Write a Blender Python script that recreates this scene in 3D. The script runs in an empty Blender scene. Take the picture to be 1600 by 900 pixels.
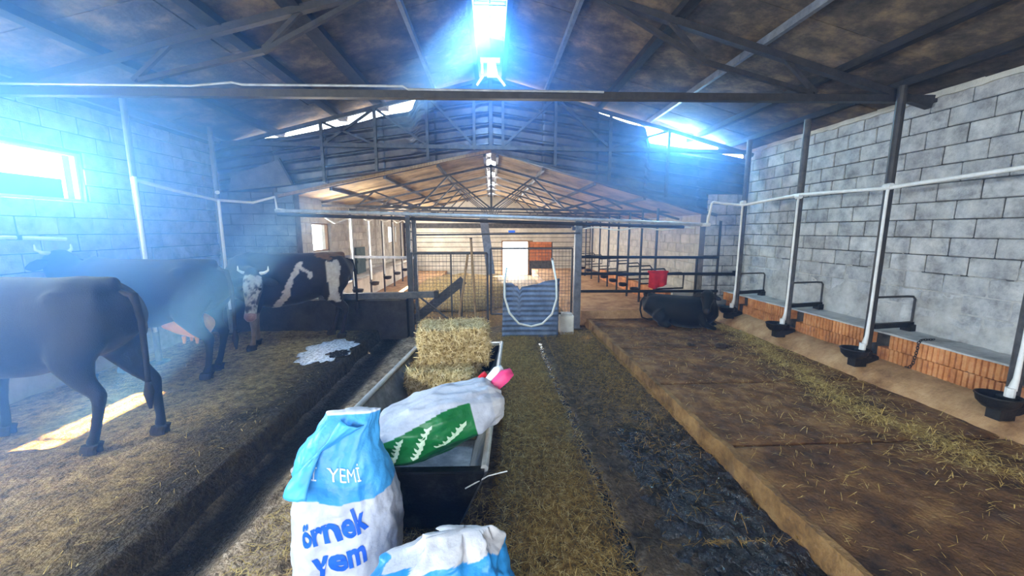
import bpy, bmesh, math, random
import numpy as np
from mathutils import Vector, Matrix, noise
random.seed(7); np.random.seed(7)
S = bpy.context.scene
C = S.collection

# ---------------------------------------------------------------- camera, sky, sun, daylight
CAM = Vector((0, 0, 1.9))
cd = bpy.data.cameras.new('camera'); cam = bpy.data.objects.new('camera', cd); C.objects.link(cam)
cd.sensor_width = 36; cd.lens = 36 * 604 / 1600; cd.clip_start = .02
cam.location = CAM; cam.rotation_euler = (math.radians(90 - 8.475), 0, math.radians(-3.0))
S.camera = cam
S.view_settings.view_transform = 'Standard'; S.view_settings.look = 'None'
S.view_settings.exposure = 0.0; S.view_settings.gamma = 1; S.view_settings.use_curve_mapping = False

w = bpy.data.worlds.new('sky'); S.world = w; w.use_nodes = True
bg = w.node_tree.nodes['Background']; bg.inputs[0].default_value = (.80, .90, 1, 1); bg.inputs[1].default_value = 9.0

SUN_DIR = Vector((-3.67, -2.1, -4.5)).normalized()
def sun():
    l = bpy.data.lights.new('sun', 'SUN'); l.energy = 190; l.angle = math.radians(.6); l.color = (1, .95, .86)
    o = bpy.data.objects.new('sun', l); C.objects.link(o); o.rotation_euler = SUN_DIR.to_track_quat('-Z', 'Y').to_euler()
sun()
def daylight(name, loc, direction, sx, sy, power, col=(.78, .89, 1), spread=180):
    l = bpy.data.lights.new(name, 'AREA'); l.shape = 'RECTANGLE'; l.size = sx; l.size_y = sy; l.energy = power; l.color = col
    l.spread = math.radians(spread)
    o = bpy.data.objects.new(name, l); C.objects.link(o); o.location = loc
    d = Vector(direction); up = 'X' if abs(d.z) > .9 else 'Z'
    q = d.to_track_quat('-Z', 'Y'); o.rotation_euler = q.to_euler()
    return o
BLUE = (.32, .58, 1)
# daylight entering by the openings of the building
daylight('daylight_window_left', (-5.02, 4.2, 2.53), (1, 0, -.12), 1.95, .54, 125, BLUE)
daylight('daylight_window_left_b', (-5.02, 1.0, 2.53), (1, 0, -.38), 2.0, .54, 480, (.58, .76, 1))
daylight('daylight_window_left_c', (-5.02, -2.0, 2.53), (1, 0, -.38), 2.0, .54, 200, (.86, .93, 1))
daylight('daylight_door_rear', (-.2, -4.0, 1.6), (.05, 1, -.38), 5.0, 3.0, 185, (.92, .96, 1))
daylight('daylight_ridge', (0, 5.6, 4.72), (0, 0, -1), .36, 1.2, 240, (.22, .50, 1))
daylight('daylight_gap_right', (4.0, 7.52, 3.66), (0, -1, -.3), 1.9, .26, 420, (.22, .50, 1))
daylight('daylight_far_door', (1.0, 16.45, .9), (0, -1, .1), 1.1, 1.7, 300, (1, .98, .94))
daylight('daylight_far_window', (-3.58, 8.6, 1.75), (1, 0, .1), .85, .5, 130, (1, .95, .86))
daylight('daylight_far_window_b', (-3.58, 14.6, 1.75), (1, 0, .2), .9, .6, 190, (1, .92, .80))
daylight('daylight_far_ridge', (.05, 12.0, 3.28), (0, 0, -1), .25, 6.0, 300, (1, .96, .9))

# ---------------------------------------------------------------- helpers
ORG = {}
def lin(c):
    return tuple(((x / 255) / 12.92 if x / 255 <= .04045 else ((x / 255 + .055) / 1.055) ** 2.4) for x in c) + (1,)
def tag(o, label=None, cat=None, group=None, kind=None):
    if label: o['label'] = label
    if cat: o['category'] = cat
    if group: o['group'] = group
    if kind: o['kind'] = kind
    return o
def thing(name, loc, label, cat, group=None):
    o = bpy.data.objects.new(name, None); C.objects.link(o); o.location = loc; o.empty_display_size = .1
    ORG[o] = Vector(loc); return tag(o, label, cat, group)
def sroot(name, loc=(0, 0, 0)):
    o = bpy.data.objects.new(name, None); C.objects.link(o); o.location = loc; o.empty_display_size = .1
    ORG[o] = Vector(loc); o['kind'] = 'structure'; return o
class MB:
    def __init__(s): s.v = []; s.f = []
    def add(s, vs, fs):
        n = len(s.v); s.v += [tuple(v) for v in vs]; s.f += [tuple(i + n for i in f) for f in fs]; return s
    def hexa(s, p):
        return s.add(p, [(0, 3, 2, 1), (4, 5, 6, 7), (0, 1, 5, 4), (1, 2, 6, 5), (2, 3, 7, 6), (3, 0, 4, 7)])
    def box(s, x0, x1, y0, y1, z0, z1):
        return s.hexa([(x0, y0, z0), (x1, y0, z0), (x1, y1, z0), (x0, y1, z0), (x0, y0, z1), (x1, y0, z1), (x1, y1, z1), (x0, y1, z1)])
    def bar(s, a, b, w, h=None, up=(0, 0, 1)):
        a = Vector(a); b = Vector(b); h = h or w; d = (b - a).normalized(); u = Vector(up)
        if abs(d.dot(u)) > .95: u = Vector((0, 1, 0))
        r = d.cross(u).normalized(); u = r.cross(d); r *= w / 2; u *= h / 2
        return s.hexa([a - r - u, a + r - u, b + r - u, b - r - u, a - r + u, a + r + u, b + r + u, b - r + u])
    def rings(s, rings, cap=True, closed=False):
        n = len(rings[0]); fs = []
        m = len(rings)
        for i in range(m if closed else m - 1):
            for j in range(n):
                a = i * n + j; b = i * n + (j + 1) % n; c = ((i + 1) % m) * n + (j + 1) % n; d = ((i + 1) % m) * n + j
                fs.append((a, b, c, d))
        if cap and not closed: fs += [tuple(range(n))[::-1], tuple((m - 1) * n + j for j in range(n))]
        return s.add([p for r in rings for p in r], fs)
    def tube(s, pts, r, n=8, closed=False):
        pts = [Vector(p) for p in pts]; rr = r if hasattr(r, '__len__') else [r] * len(pts); rings = []; m = len(pts); pu = None
        for i, p in enumerate(pts):
            t = (pts[(i + 1) % m] - pts[i - 1]) if closed else (pts[min(i + 1, m - 1)] - pts[max(i - 1, 0)])
            t.normalize()
            if pu is None: pu = Vector((0, 0, 1)) if abs(t.z) < .9 else Vector((0, 1, 0))
            x = t.cross(pu)
            if x.length < 1e-4: x = t.cross(Vector((1, 0, 0)))
            x.normalize(); pu = x.cross(t).normalized()
            rings.append([p + (x * math.cos(2 * math.pi * k / n) + pu * math.sin(2 * math.pi * k / n)) * rr[i] for k in range(n)])
        return s.rings(rings, closed=closed)
    def lathe(s, prof, c=(0, 0, 0), n=20, sy=1):
        rings = [[(c[0] + r * math.cos(2 * math.pi * k / n), c[1] + sy * r * math.sin(2 * math.pi * k / n), c[2] + z) for k in range(n)] for r, z in prof]
        return s.rings(rings)
    def prism(s, poly, axis, a0, a1):      # poly of 2d points extruded along axis
        n = len(poly); mk = {'x': lambda p, a: (a, p[0], p[1]), 'y': lambda p, a: (p[0], a, p[1]), 'z': lambda p, a: (p[0], p[1], a)}[axis]
        vs = [mk(p, a0) for p in poly] + [mk(p, a1) for p in poly]
        fs = [tuple(range(n)), tuple(range(2 * n - 1, n - 1, -1))] + [(i, i + n, (i + 1) % n + n, (i + 1) % n) for i in range(n)]
        return s.add(vs, fs)
    def build(s, name, mat, parent=None, smooth=False, bevel=0):
        vs = np.array(s.v, float)
        if parent is not None: org = ORG[parent]
        else:
            lo = vs.min(0); hi = vs.max(0); org = Vector(((lo[0] + hi[0]) / 2, (lo[1] + hi[1]) / 2, lo[2]))
        me = bpy.data.meshes.new(name); me.from_pydata([tuple(v) for v in vs - np.array(org)], [], s.f)
        bm = bmesh.new(); bm.from_mesh(me)
        if len(s.f) < 20000: bmesh.ops.recalc_face_normals(bm, faces=bm.faces)
        if bevel: bmesh.ops.bevel(bm, geom=[e for e in bm.edges if e.is_manifold and e.calc_face_angle(0) > .5], offset=bevel, segments=1, affect='EDGES', profile=.5)
        bm.to_mesh(me); bm.free()
        if smooth: me.polygons.foreach_set('use_smooth', [True] * len(me.polygons))
        me.materials.append(mat)
        o = bpy.data.objects.new(name, me); C.objects.link(o)
        if parent is not None: o.parent = parent
        else: o.location = org
        ORG[o] = org; return o
def from_np(name, v, f, mat, parent=None, smooth=False):
    org = Vector((0, 0, 0)) if parent is None else ORG[parent]
    me = bpy.data.meshes.new(name); me.from_pydata((v - np.array(org)).tolist(), [], f.tolist() if hasattr(f, 'tolist') else f)
    me.materials.append(mat)
    if smooth: me.polygons.foreach_set('use_smooth', [True] * len(me.polygons))
    o = bpy.data.objects.new(name, me); C.objects.link(o)
    if parent is not None: o.parent = parent
    ORG[o] = org; return o
def copy_mesh(name, me, loc, parent, rot=None, scale=None):
    o = bpy.data.objects.new(name, me); C.objects.link(o); o.parent = parent; o.location = Vector(loc) - ORG[parent]
    if rot: o.rotation_euler = rot
    if scale: o.scale = scale
    ORG[o] = ORG[parent]; return o
def set_color(me, name, cols):                 # per-vertex colour attribute
    a = me.color_attributes.new(name, 'FLOAT_COLOR', 'POINT')
    c = np.ones((len(me.vertices), 4), np.float32); c[:, :3] = cols
    a.data.foreach_set('color', c.ravel())
def fbm(p, o=4): return noise.fractal(Vector(p), 1.0, 2.0, o)

# ---------------------------------------------------------------- materials
def mat(name, cols, scale=4, detail=8, rough=.85, bump=.3, bscale=60, metal=0, vary=0, spec=.3, stretch=(1, 1, 1), coord='pos', attr=None, rough2=None, trans=0, dist=.02):
    m = bpy.data.materials.new(name); m.use_nodes = True; nt = m.node_tree; N = nt.nodes; L = nt.links; b = N['Principled BSDF']
    if coord == 'pos': co = N.new('ShaderNodeNewGeometry').outputs['Position']
    else: co = N.new('ShaderNodeTexCoord').outputs['Object']
    mp = N.new('ShaderNodeMapping'); mp.inputs['Scale'].default_value = stretch; L.new(co, mp.inputs['Vector']); co = mp.outputs[0]
    if coord == 'obj' and vary:
        oi = N.new('ShaderNodeObjectInfo'); mu = N.new('ShaderNodeMath'); mu.operation = 'MULTIPLY'; mu.inputs[1].default_value = 37
        L.new(oi.outputs['Random'], mu.inputs[0]); L.new(mu.outputs[0], mp.inputs['Location'])
    nz = N.new('ShaderNodeTexNoise'); nz.inputs['Scale'].default_value = scale; nz.inputs['Detail'].default_value = detail; nz.inputs['Roughness'].default_value = .70
    L.new(co, nz.inputs['Vector'])
    rp = N.new('ShaderNodeValToRGB'); L.new(nz.outputs['Fac'], rp.inputs[0])
    el = rp.color_ramp.elements
    for i, c in enumerate(cols):
        p = .32 + .36 * i / max(1, len(cols) - 1)
        e = el[i] if i < 2 else el.new(p)
        e.position = p; e.color = lin(c)
    if len(cols) == 1: el[1].color = lin(cols[0])
    out = rp.outputs[0]
    if vary:
        oi = N.new('ShaderNodeObjectInfo'); mr = N.new('ShaderNodeMapRange'); mr.inputs[3].default_value = 1 - vary; mr.inputs[4].default_value = 1 + vary
        L.new(oi.outputs['Random'], mr.inputs[0]); hs = N.new('ShaderNodeHueSaturation'); L.new(mr.outputs[0], hs.inputs['Value']); L.new(out, hs.inputs['Color']); out = hs.outputs[0]
    if attr:
        at = N.new('ShaderNodeAttribute'); at.attribute_name = attr
        mx = N.new('ShaderNodeMix'); mx.data_type = 'RGBA'; mx.blend_type = 'MULTIPLY'; mx.inputs[0].default_value = 1
        L.new(at.outputs['Color'], mx.inputs[6]); L.new(out, mx.inputs[7]); out = mx.outputs[2]
    L.new(out, b.inputs['Base Color'])
    b.inputs['Roughness'].default_value = rough; b.inputs['Metallic'].default_value = metal; b.inputs['Specular IOR Level'].default_value = spec
    if rough2 is not None:
        mr = N.new('ShaderNodeMapRange'); mr.inputs[1].default_value = .35; mr.inputs[2].default_value = .65; mr.inputs[3].default_value = rough; mr.inputs[4].default_value = rough2
        n2 = N.new('ShaderNodeTexNoise'); n2.inputs['Scale'].default_value = scale * 2.3; n2.inputs['Detail'].default_value = 5; L.new(co, n2.inputs['Vector'])
        L.new(n2.outputs['Fac'], mr.inputs[0]); L.new(mr.outputs[0], b.inputs['Roughness'])
    if bump:
        n3 = N.new('ShaderNodeTexNoise'); n3.inputs['Scale'].default_value = bscale; n3.inputs['Detail'].default_value = 4; L.new(co, n3.inputs['Vector'])
        bp = N.new('ShaderNodeBump'); bp.inputs['Strength'].default_value = bump; bp.inputs['Distance'].default_value = dist; L.new(n3.outputs['Fac'], bp.inputs['Height']); L.new(bp.outputs[0], b.inputs['Normal'])
    return m
M = {}
M['block'] = mat('concrete_block', [(120, 120, 120), (168, 168, 168), (196, 195, 192)], scale=5, vary=.10, bump=.5, bscale=70, coord='pos')
M['mortar'] = mat('mortar', [(52, 52, 52), (92, 90, 88)], scale=8, bump=.6)
M['plaster'] = mat('rough_plaster', [(128, 126, 122), (172, 170, 166), (196, 194, 190)], scale=3, bump=.6, bscale=30)
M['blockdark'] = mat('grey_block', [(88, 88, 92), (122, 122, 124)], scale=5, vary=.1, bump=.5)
M['blockwarm'] = mat('warm_block', [(146, 142, 134), (190, 186, 176)], scale=5, vary=.1, bump=.5)
M['steel'] = mat('dark_steel', [(34, 34, 36), (62, 58, 56)], scale=9, rough=.55, bump=.15, spec=.4)
M['steelgrey'] = mat('grey_painted_steel', [(84, 86, 92), (122, 124, 130)], scale=9, rough=.5, bump=.15)
M['steelmid'] = mat('weathered_steel', [(52, 52, 56), (92, 90, 90)], scale=9, rough=.55, bump=.2)
M['pvc'] = mat('white_pipe', [(196, 196, 194), (226, 226, 224)], scale=6, rough=.45, bump=0)
M['pipegrey'] = mat('galvanised_pipe', [(140, 142, 146), (186, 188, 190)], scale=8, rough=.4, bump=.05, metal=.3)
M['black'] = mat('black_cast_iron', [(16, 16, 17), (38, 36, 34)], scale=12, rough=.5, bump=.3)
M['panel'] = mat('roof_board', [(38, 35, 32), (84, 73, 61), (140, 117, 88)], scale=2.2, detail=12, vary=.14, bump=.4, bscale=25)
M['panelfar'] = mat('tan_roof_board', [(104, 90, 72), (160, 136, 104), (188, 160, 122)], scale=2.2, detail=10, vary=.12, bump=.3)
M['purlin'] = mat('dark_timber', [(26, 24, 24), (52, 46, 42)], scale=6, bump=.3, stretch=(3, 1, 3))
M['corr'] = mat('weathered_corrugated_metal', [(56, 54, 60), (88, 86, 92), (112, 108, 108)], scale=3, rough=.36, bump=.08, metal=.5)
M['slab'] = mat('soiled_concrete_slab', [(44, 28, 16), (104, 70, 38), (150, 110, 64)], scale=3.4, detail=14, rough=.62, rough2=.95, bump=.8, bscale=45, vary=.06)
M['curb'] = mat('dusty_concrete', [(116, 84, 54), (158, 122, 84), (184, 150, 110)], scale=3, detail=10, bump=.5, bscale=35)
M['ground'] = mat('soiled_shaded_ground', [(84, 76, 66), (196, 188, 176), (255, 255, 250)], scale=15, detail=12, rough=.6, rough2=.95, bump=1, bscale=48, attr='soil_and_light', dist=.035)
M['wet'] = mat('wet_muck', [(10, 9, 8), (30, 27, 24)], scale=9, detail=8, rough=.06, rough2=.3, bump=1, bscale=45, spec=.7, dist=.03)
M['brick'] = mat('hollow_clay_brick', [(150, 92, 52), (190, 126, 76), (208, 154, 104)], scale=6, vary=.12, bump=.3)
M['straw'] = mat('straw', [(132, 104, 50), (188, 158, 92), (222, 200, 142)], scale=30, rough=.7, bump=0, spec=.2)
M['strawdull'] = mat('trodden_straw', [(84, 60, 24), (138, 104, 46), (184, 150, 82)], scale=22, rough=.75, bump=0, spec=.2)
M['strawbed'] = mat('matted_straw', [(52, 38, 18), (98, 74, 34), (140, 112, 60)], scale=20, bump=1.0, bscale=90)
M['hay'] = mat('pale_hay', [(150, 120, 70), (212, 186, 130), (246, 230, 188)], scale=25, rough=.75, bump=.0)
M['haybed'] = mat('hay_mass', [(104, 82, 46), (160, 134, 84), (196, 172, 122)], scale=25, bump=1, bscale=80)
M['galv'] = mat('dull_galvanised_sheet', [(72, 72, 72), (112, 112, 112), (150, 150, 148)], scale=5, rough=.45, metal=.4, bump=.1)
M['rim'] = mat('bright_worn_rim', [(168, 168, 166), (206, 206, 204)], scale=10, rough=.35, metal=.3, bump=0)
M['tblack'] = mat('black_painted_sheet', [(12, 12, 13), (20, 20, 22), (58, 58, 58)], scale=6, detail=12, rough=.35, bump=.1)
M['wood'] = mat('worn_wood', [(112, 86, 58), (160, 130, 94)], scale=8, stretch=(6, 6, 1), bump=.2)
M['timber'] = mat('grey_timber', [(60, 56, 52), (96, 90, 82)], scale=6, stretch=(1, 6, 6), bump=.3)
M['hornm'] = mat('pale_horn', [(206, 200, 188), (234, 230, 222)], scale=8, rough=.4, bump=0)
M['hoof'] = mat('dark_hoof', [(34, 28, 24), (58, 50, 42)], scale=10, bump=.1)
M['eye'] = mat('dark_eye', [(8, 7, 6)], rough=.1, bump=0, spec=.6)
M['udder'] = mat('backlit_udder_skin', [(206, 128, 62), (226, 160, 92)], scale=8, rough=.55, bump=.1)  # orange of light shining through from behind, put into the skin colour
M['pink'] = mat('pink_muzzle', [(122, 92, 86), (160, 124, 116)], scale=20, rough=.4, bump=.1)
M['coat'] = mat('cow_coat', [(205, 200, 195), (255, 250, 245)], scale=14, detail=8, rough=.7, bump=.35, bscale=150, attr='coat', spec=.25)
M['sack'] = mat('woven_plastic_sack', [(226, 226, 230), (255, 255, 255)], scale=10, rough=.40, bump=.55, bscale=13, attr='print', spec=.4)
M['coat'].node_tree.nodes['Principled BSDF'].inputs['Sheen Weight'].default_value = .10
M['coat'].node_tree.nodes['Principled BSDF'].inputs['Sheen Roughness'].default_value = .35
M['inkblue'] = mat('blue_print', [(28, 84, 188), (34, 96, 204)], rough=.45, bump=0)
M['inkwhite'] = mat('white_print', [(232, 240, 246)], rough=.45, bump=0)
M['inkblack'] = mat('black_print', [(40, 44, 52)], rough=.5, bump=0)
M['inkgreen'] = mat('pale_green_print', [(176, 206, 176), (206, 224, 200)], rough=.5, bump=0)
M['red'] = mat('red_cloth', [(150, 22, 24), (196, 34, 34)], scale=10, bump=.2)
M['bluep'] = mat('blue_plastic', [(24, 84, 176), (34, 104, 206)], rough=.4, bump=0)
M['foam'] = mat('foamy_water', [(70, 70, 74), (214, 218, 226), (250, 250, 255)], scale=26, detail=6, rough=.25, bump=.7, bscale=40)
M['dung'] = mat('fresh_dung', [(34, 22, 12), (62, 42, 22)], scale=14, rough=.5, bump=.6, bscale=40)
M['hose'] = mat('pale_hose', [(188, 188, 180), (214, 214, 206)], rough=.45, bump=0)
M['redbrick'] = mat('red_brick', [(168, 96, 56), (204, 132, 82)], scale=5, vary=.12, bump=.3)
M['door'] = mat('dull_green_door', [(54, 70, 68), (78, 92, 88)], scale=4, bump=.1)
M['lightwall'] = mat('pale_plaster', [(172, 168, 158), (212, 208, 198)], scale=3, bump=.4)
M['corr2'] = mat('bluish_corrugated_metal', [(66, 76, 94), (92, 104, 126), (116, 126, 146)], scale=3, rough=.5, bump=.1, metal=.2)
M['lowwall'] = mat('dark_rendered_wall', [(38, 34, 30), (62, 56, 50)], scale=5, bump=.5)
M['skyplastic'] = mat('sky_blue_plastic', [(66, 158, 226), (86, 178, 240)], scale=6, rough=.4, bump=.15, bscale=25)
M['pinkp'] = mat('pink_plastic', [(222, 60, 118), (236, 84, 140)], rough=.4, bump=0)
M['redp'] = mat('red_plastic', [(206, 30, 46), (220, 44, 58)], rough=.4, bump=0)
M['strawgold'] = mat('golden_straw', [(120, 90, 36), (190, 156, 80), (236, 214, 150)], scale=30, rough=.7, bump=0)
M['coatear'] = mat('dark_hair', [(28, 25, 24), (46, 40, 38)], scale=20, bump=.2)
M['edge'] = mat('paler_slab_edge', [(78, 54, 30), (128, 94, 54), (158, 122, 76)], scale=5, detail=12, bump=.7, bscale=40)
def haze_mat(name, col, blobs, base):
    m = bpy.data.materials.new(name); m.use_nodes = True; nt = m.node_tree; N = nt.nodes; L = nt.links; N.clear()
    out = N.new('ShaderNodeOutputMaterial'); vs = N.new('ShaderNodeVolumeScatter'); vs.inputs['Color'].default_value = col; vs.inputs['Anisotropy'].default_value = .25
    pos = N.new('ShaderNodeNewGeometry').outputs['Position']; tot = None
    for c, r, d in blobs:
        sb = N.new('ShaderNodeVectorMath'); sb.operation = 'SUBTRACT'; sb.inputs[1].default_value = c; L.new(pos, sb.inputs[0])
        dv = N.new('ShaderNodeVectorMath'); dv.operation = 'DIVIDE'; dv.inputs[1].default_value = r; L.new(sb.outputs[0], dv.inputs[0])
        ln = N.new('ShaderNodeVectorMath'); ln.operation = 'LENGTH'; L.new(dv.outputs[0], ln.inputs[0])
        mr = N.new('ShaderNodeMapRange'); mr.interpolation_type = 'SMOOTHSTEP'; mr.inputs[1].default_value = 0; mr.inputs[2].default_value = 1; mr.inputs[3].default_value = d; mr.inputs[4].default_value = 0
        L.new(ln.outputs['Value'], mr.inputs[0])
        if tot is None: tot = mr.outputs[0]
        else:
            ad = N.new('ShaderNodeMath'); L.new(tot, ad.inputs[0]); L.new(mr.outputs[0], ad.inputs[1]); tot = ad.outputs[0]
    ad = N.new('ShaderNodeMath'); ad.inputs[1].default_value = base; L.new(tot, ad.inputs[0])
    L.new(ad.outputs[0], vs.inputs['Density']); L.new(vs.outputs[0], out.inputs['Volume'])
    return m
# ---------------------------------------------------------------- the building
XW, YP, EAVE, RIDGE, SL = 5.0, 7.5, 3.42, 4.72, .26
PT = .17                                   # top of the stall platforms
def roofz(x): return RIDGE - SL * abs(x)
def farz(x): return 3.36 - (.22 if x < 0 else .27) * abs(x)

def jit_block(l, h, d, k, bev=.008):
    rnd = random.Random(k); bm = bmesh.new(); bmesh.ops.create_cube(bm, size=1)
    for v in bm.verts: v.co = Vector((v.co.x * l, v.co.y * d, v.co.z * h)) + Vector((rnd.uniform(-.004, .004), rnd.uniform(-.003, .003), rnd.uniform(-.004, .004)))
    bmesh.ops.bevel(bm, geom=list(bm.edges), offset=bev, segments=1, affect='EDGES')
    me = bpy.data.meshes.new('block'); bm.to_mesh(me); bm.free(); return me
def block_set(material, l=.388, h=.188, d=.10, n=4, bev=.008):
    r = []
    for k in range(n):
        me = jit_block(l, h, d, k, bev); me.materials.append(material); r.append(me)
    return r
BL = block_set(M['block']); BLD = block_set(M['blockdark']); BLW = block_set(M['blockwarm'])
def wall(name, p0, udir, length, z0, z1, outn, thick, core, holes=(), blocks=None, brange=None, top=None, name_piece='block', bl=.4, bh=.2, proud=.014, zb=None):
    """p0: start on the room face; udir: along; outn: away from the room."""
    p0 = Vector(p0); u = Vector(udir); o = Vector(outn); mb = MB()
    us = sorted({0, length} | {h[0] for h in holes} | {h[1] for h in holes}); zs = sorted({z0, z1} | {h[2] for h in holes} | {h[3] for h in holes})
    for a, b in zip(us, us[1:]):
        for c, d in zip(zs, zs[1:]):
            if any(h[0] <= (a + b) / 2 <= h[1] and h[2] <= (c + d) / 2 <= h[3] for h in holes): continue
            A = p0 + u * a + o * proud; B = p0 + u * b + o * proud; t = o * thick
            def q(p, z): return (p.x, p.y, z)
            mb.hexa([q(A, c), q(B, c), q(B + t, c), q(A + t, c), q(A, d), q(B, d), q(B + t, d), q(A + t, d)])
    if top:
        A = p0 + o * proud; t = o * thick; q = [A + u * a for a, z in top]
        n = len(top); vs = [(q[i].x, q[i].y, top[i][1]) for i in range(n)] + [((q[i] + t).x, (q[i] + t).y, top[i][1]) for i in range(n)]
        mb.add(vs, [tuple(range(n)), tuple(range(2 * n - 1, n - 1, -1))] + [(i, i + n, (i + 1) % n + n, (i + 1) % n) for i in range(n)])
    wo = mb.build(name, core); wo['kind'] = 'structure'
    if blocks:
        ang = math.atan2(u.y, u.x); b0, b1 = brange or (0, length); row = 0; z = zb if zb is not None else z0
        while z + bh * .6 < z1:
            hh = min(bh, z1 - z); a = b0 - (bl / 2 if row % 2 else 0)
            while a < b1 - .03:
                segs = [(max(a, b0), min(a + bl, b1))]
                for h in holes:
                    if h[2] < z + hh * .7 and h[3] > z + hh * .3:
                        ns = []
                        for s0, s1 in segs:
                            if h[1] <= s0 or h[0] >= s1: ns.append((s0, s1))
                            else:
                                if h[0] > s0: ns.append((s0, h[0]))
                                if h[1] < s1: ns.append((h[1], s1))
                        segs = ns
                for s0, s1 in segs:
                    if s1 - s0 < .06: continue
                    c = p0 + u * ((s0 + s1) / 2) + o * (.05 + random.uniform(-.004, .004))
                    sc = ((s1 - s0 - .012) / (bl - .012), 1, (hh - .012) / (bh - .012))
                    copy_mesh(name_piece, random.choice(blocks), (c.x, c.y, z + hh / 2), wo, (0, 0, ang), sc)
                a += bl
            z += bh; row += 1
    return wo

# left wall with its window strip, right wall
wl = wall('wall_left', (-XW, -4.2, 0), (0, 1, 0), 11.95, .17, EAVE, (-1, 0, 0), .22, M['mortar'],
          holes=[(7.35, 9.38, 2.25, 2.82), (4.2, 6.2, 2.25, 2.82), (1.2, 3.2, 2.25, 2.82)], blocks=BL, brange=(7.8, 11.7), zb=.25)
wr = wall('wall_right', (XW, -4.2, 0), (0, 1, 0), 11.95, .17, EAVE, (1, 0, 0), .22, M['mortar'], blocks=BL, brange=(7.0, 11.7), zb=.42)
# plain rendered stretches of both walls behind the photographer
for sx in (-1, 1):
    pass
# rough render smeared over the lower courses of the right wall
def smear():
    nu, nz = 120, 44; vs = []; fs = []
    for i in range(nu):
        for j in range(nz):
            y = 2.75 + 4.7 * i / (nu - 1); z = .5 + 1.25 * j / (nz - 1)
            k = (z - .5) / 1.25
            d = .012 * fbm((y * 1.7, z * 1.7, 3)) + .006 * fbm((y * 9, z * 9, 1)) + .006 - .05 * k ** 1.1
            vs.append((XW - d, y, z))
    for i in range(nu - 1):
        for j in range(nz - 1): fs.append((i * nz + j, (i + 1) * nz + j, (i + 1) * nz + j + 1, i * nz + j + 1))
    for a in (0,):
        pass
    o = MB().add(vs, fs).build('plaster_smear', M['plaster'], wr, smooth=True)
    sm = o.modifiers.new('thick', 'SOLIDIFY'); sm.thickness = .03; sm.offset = 0
smear()
def wall_cap():            # crumbly mortar bed along the top of the right wall
    pts = []; 
    for k in range(60):
        y = 2.6 + 4.9 * k / 59; pts.append(y)
    r = []
    for y in pts:
        a = .035 + .03 * abs(fbm((y * 3, 0, 5))); b = .05 + .035 * abs(fbm((y * 4, 2, 5)))
        r.append([(XW - a, y, EAVE - b), (XW + .1, y, EAVE - b), (XW + .1, y, EAVE + .03), (XW - a * .8, y, EAVE + .015 + .02 * fbm((y * 6, 4, 1)))])
    MB().rings(r).build('mortar_bed', M['lightwall'], wr)
wall_cap()
# rear wall with a wide doorway
mb = MB(); mb.box(-5.2, -2.7, -4.3, -4.1, 0, 3.4).box(2.3, 5.2, -4.3, -4.1, 0, 3.4).box(-2.7, 2.3, -4.3, -4.1, 3.1, 3.4)
mb.prism([(-5.2, 3.4), (5.2, 3.4), (0, RIDGE)], 'y', -4.3, -4.1)
tag(mb.build('wall_rear', M['plaster']), kind='structure')
# partition piers beside the opening into the lower hall
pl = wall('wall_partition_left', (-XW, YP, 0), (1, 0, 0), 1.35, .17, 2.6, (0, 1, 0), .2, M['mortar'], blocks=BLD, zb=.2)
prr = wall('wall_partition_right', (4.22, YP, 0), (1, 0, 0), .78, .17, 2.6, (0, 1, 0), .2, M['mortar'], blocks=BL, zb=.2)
# lower hall: side walls and end wall
fl = wall('wall_far_left', (-3.65, 7.7, 0), (0, 1, 0), 8.9, 0, 2.55, (-1, 0, 0), .2, M['blockwarm'],
          holes=[(.48, 1.4, 1.45, 2.05), (6.4, 7.5, 1.45, 2.05)], blocks=BLW, brange=(0, 6.2), zb=.05)
fr = wall('wall_far_right', (4.22, 7.7, 0), (0, 1, 0), 8.9, 0, 2.22, (1, 0, 0), .2, M['blockwarm'], blocks=BLW, brange=(0, 6.0), zb=.02)
fw = wall('wall_far', (-3.85, 16.5, 0), (1, 0, 0), 8.3, 0, 2.22, (0, 1, 0), .2, M['mortar'],
          holes=[(4.27, 5.45, 0, 1.45)])
MB().prism([(-3.85, 2.2), (4.45, 2.2), (4.2, 2.24), (0, 3.36), (-3.65, 2.56), (-3.85, 2.5)], 'y', 16.5, 16.7).build('gable_infill', M['lightwall'], fw)
# recessed courses of the end wall, one strip per course
for k in range(10):
    z = .2 + k * .2
    for a, b in ([(-3.6, .42), (2.6, 4.2)] if z < 1.45 else [(-3.6, 4.2)]):
        MB().box(a, b, 16.485, 16.53, z - .188, z - .008).build('course', M['lightwall'], fw, bevel=.006)
# brick infill to the right of the far doorway
n = 0
for r in range(7):
    x = 1.62 - (.1 if r % 2 else 0)
    while x < 2.5:
        a = max(x, 1.62); b = min(x + .26, 2.56)
        if b - a > .05: MB().box(a, b - .012, 16.455, 16.53, .62 + r * .115, .62 + r * .115 + .103).build('brick', M['redbrick'], fw)
        x += .26
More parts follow.
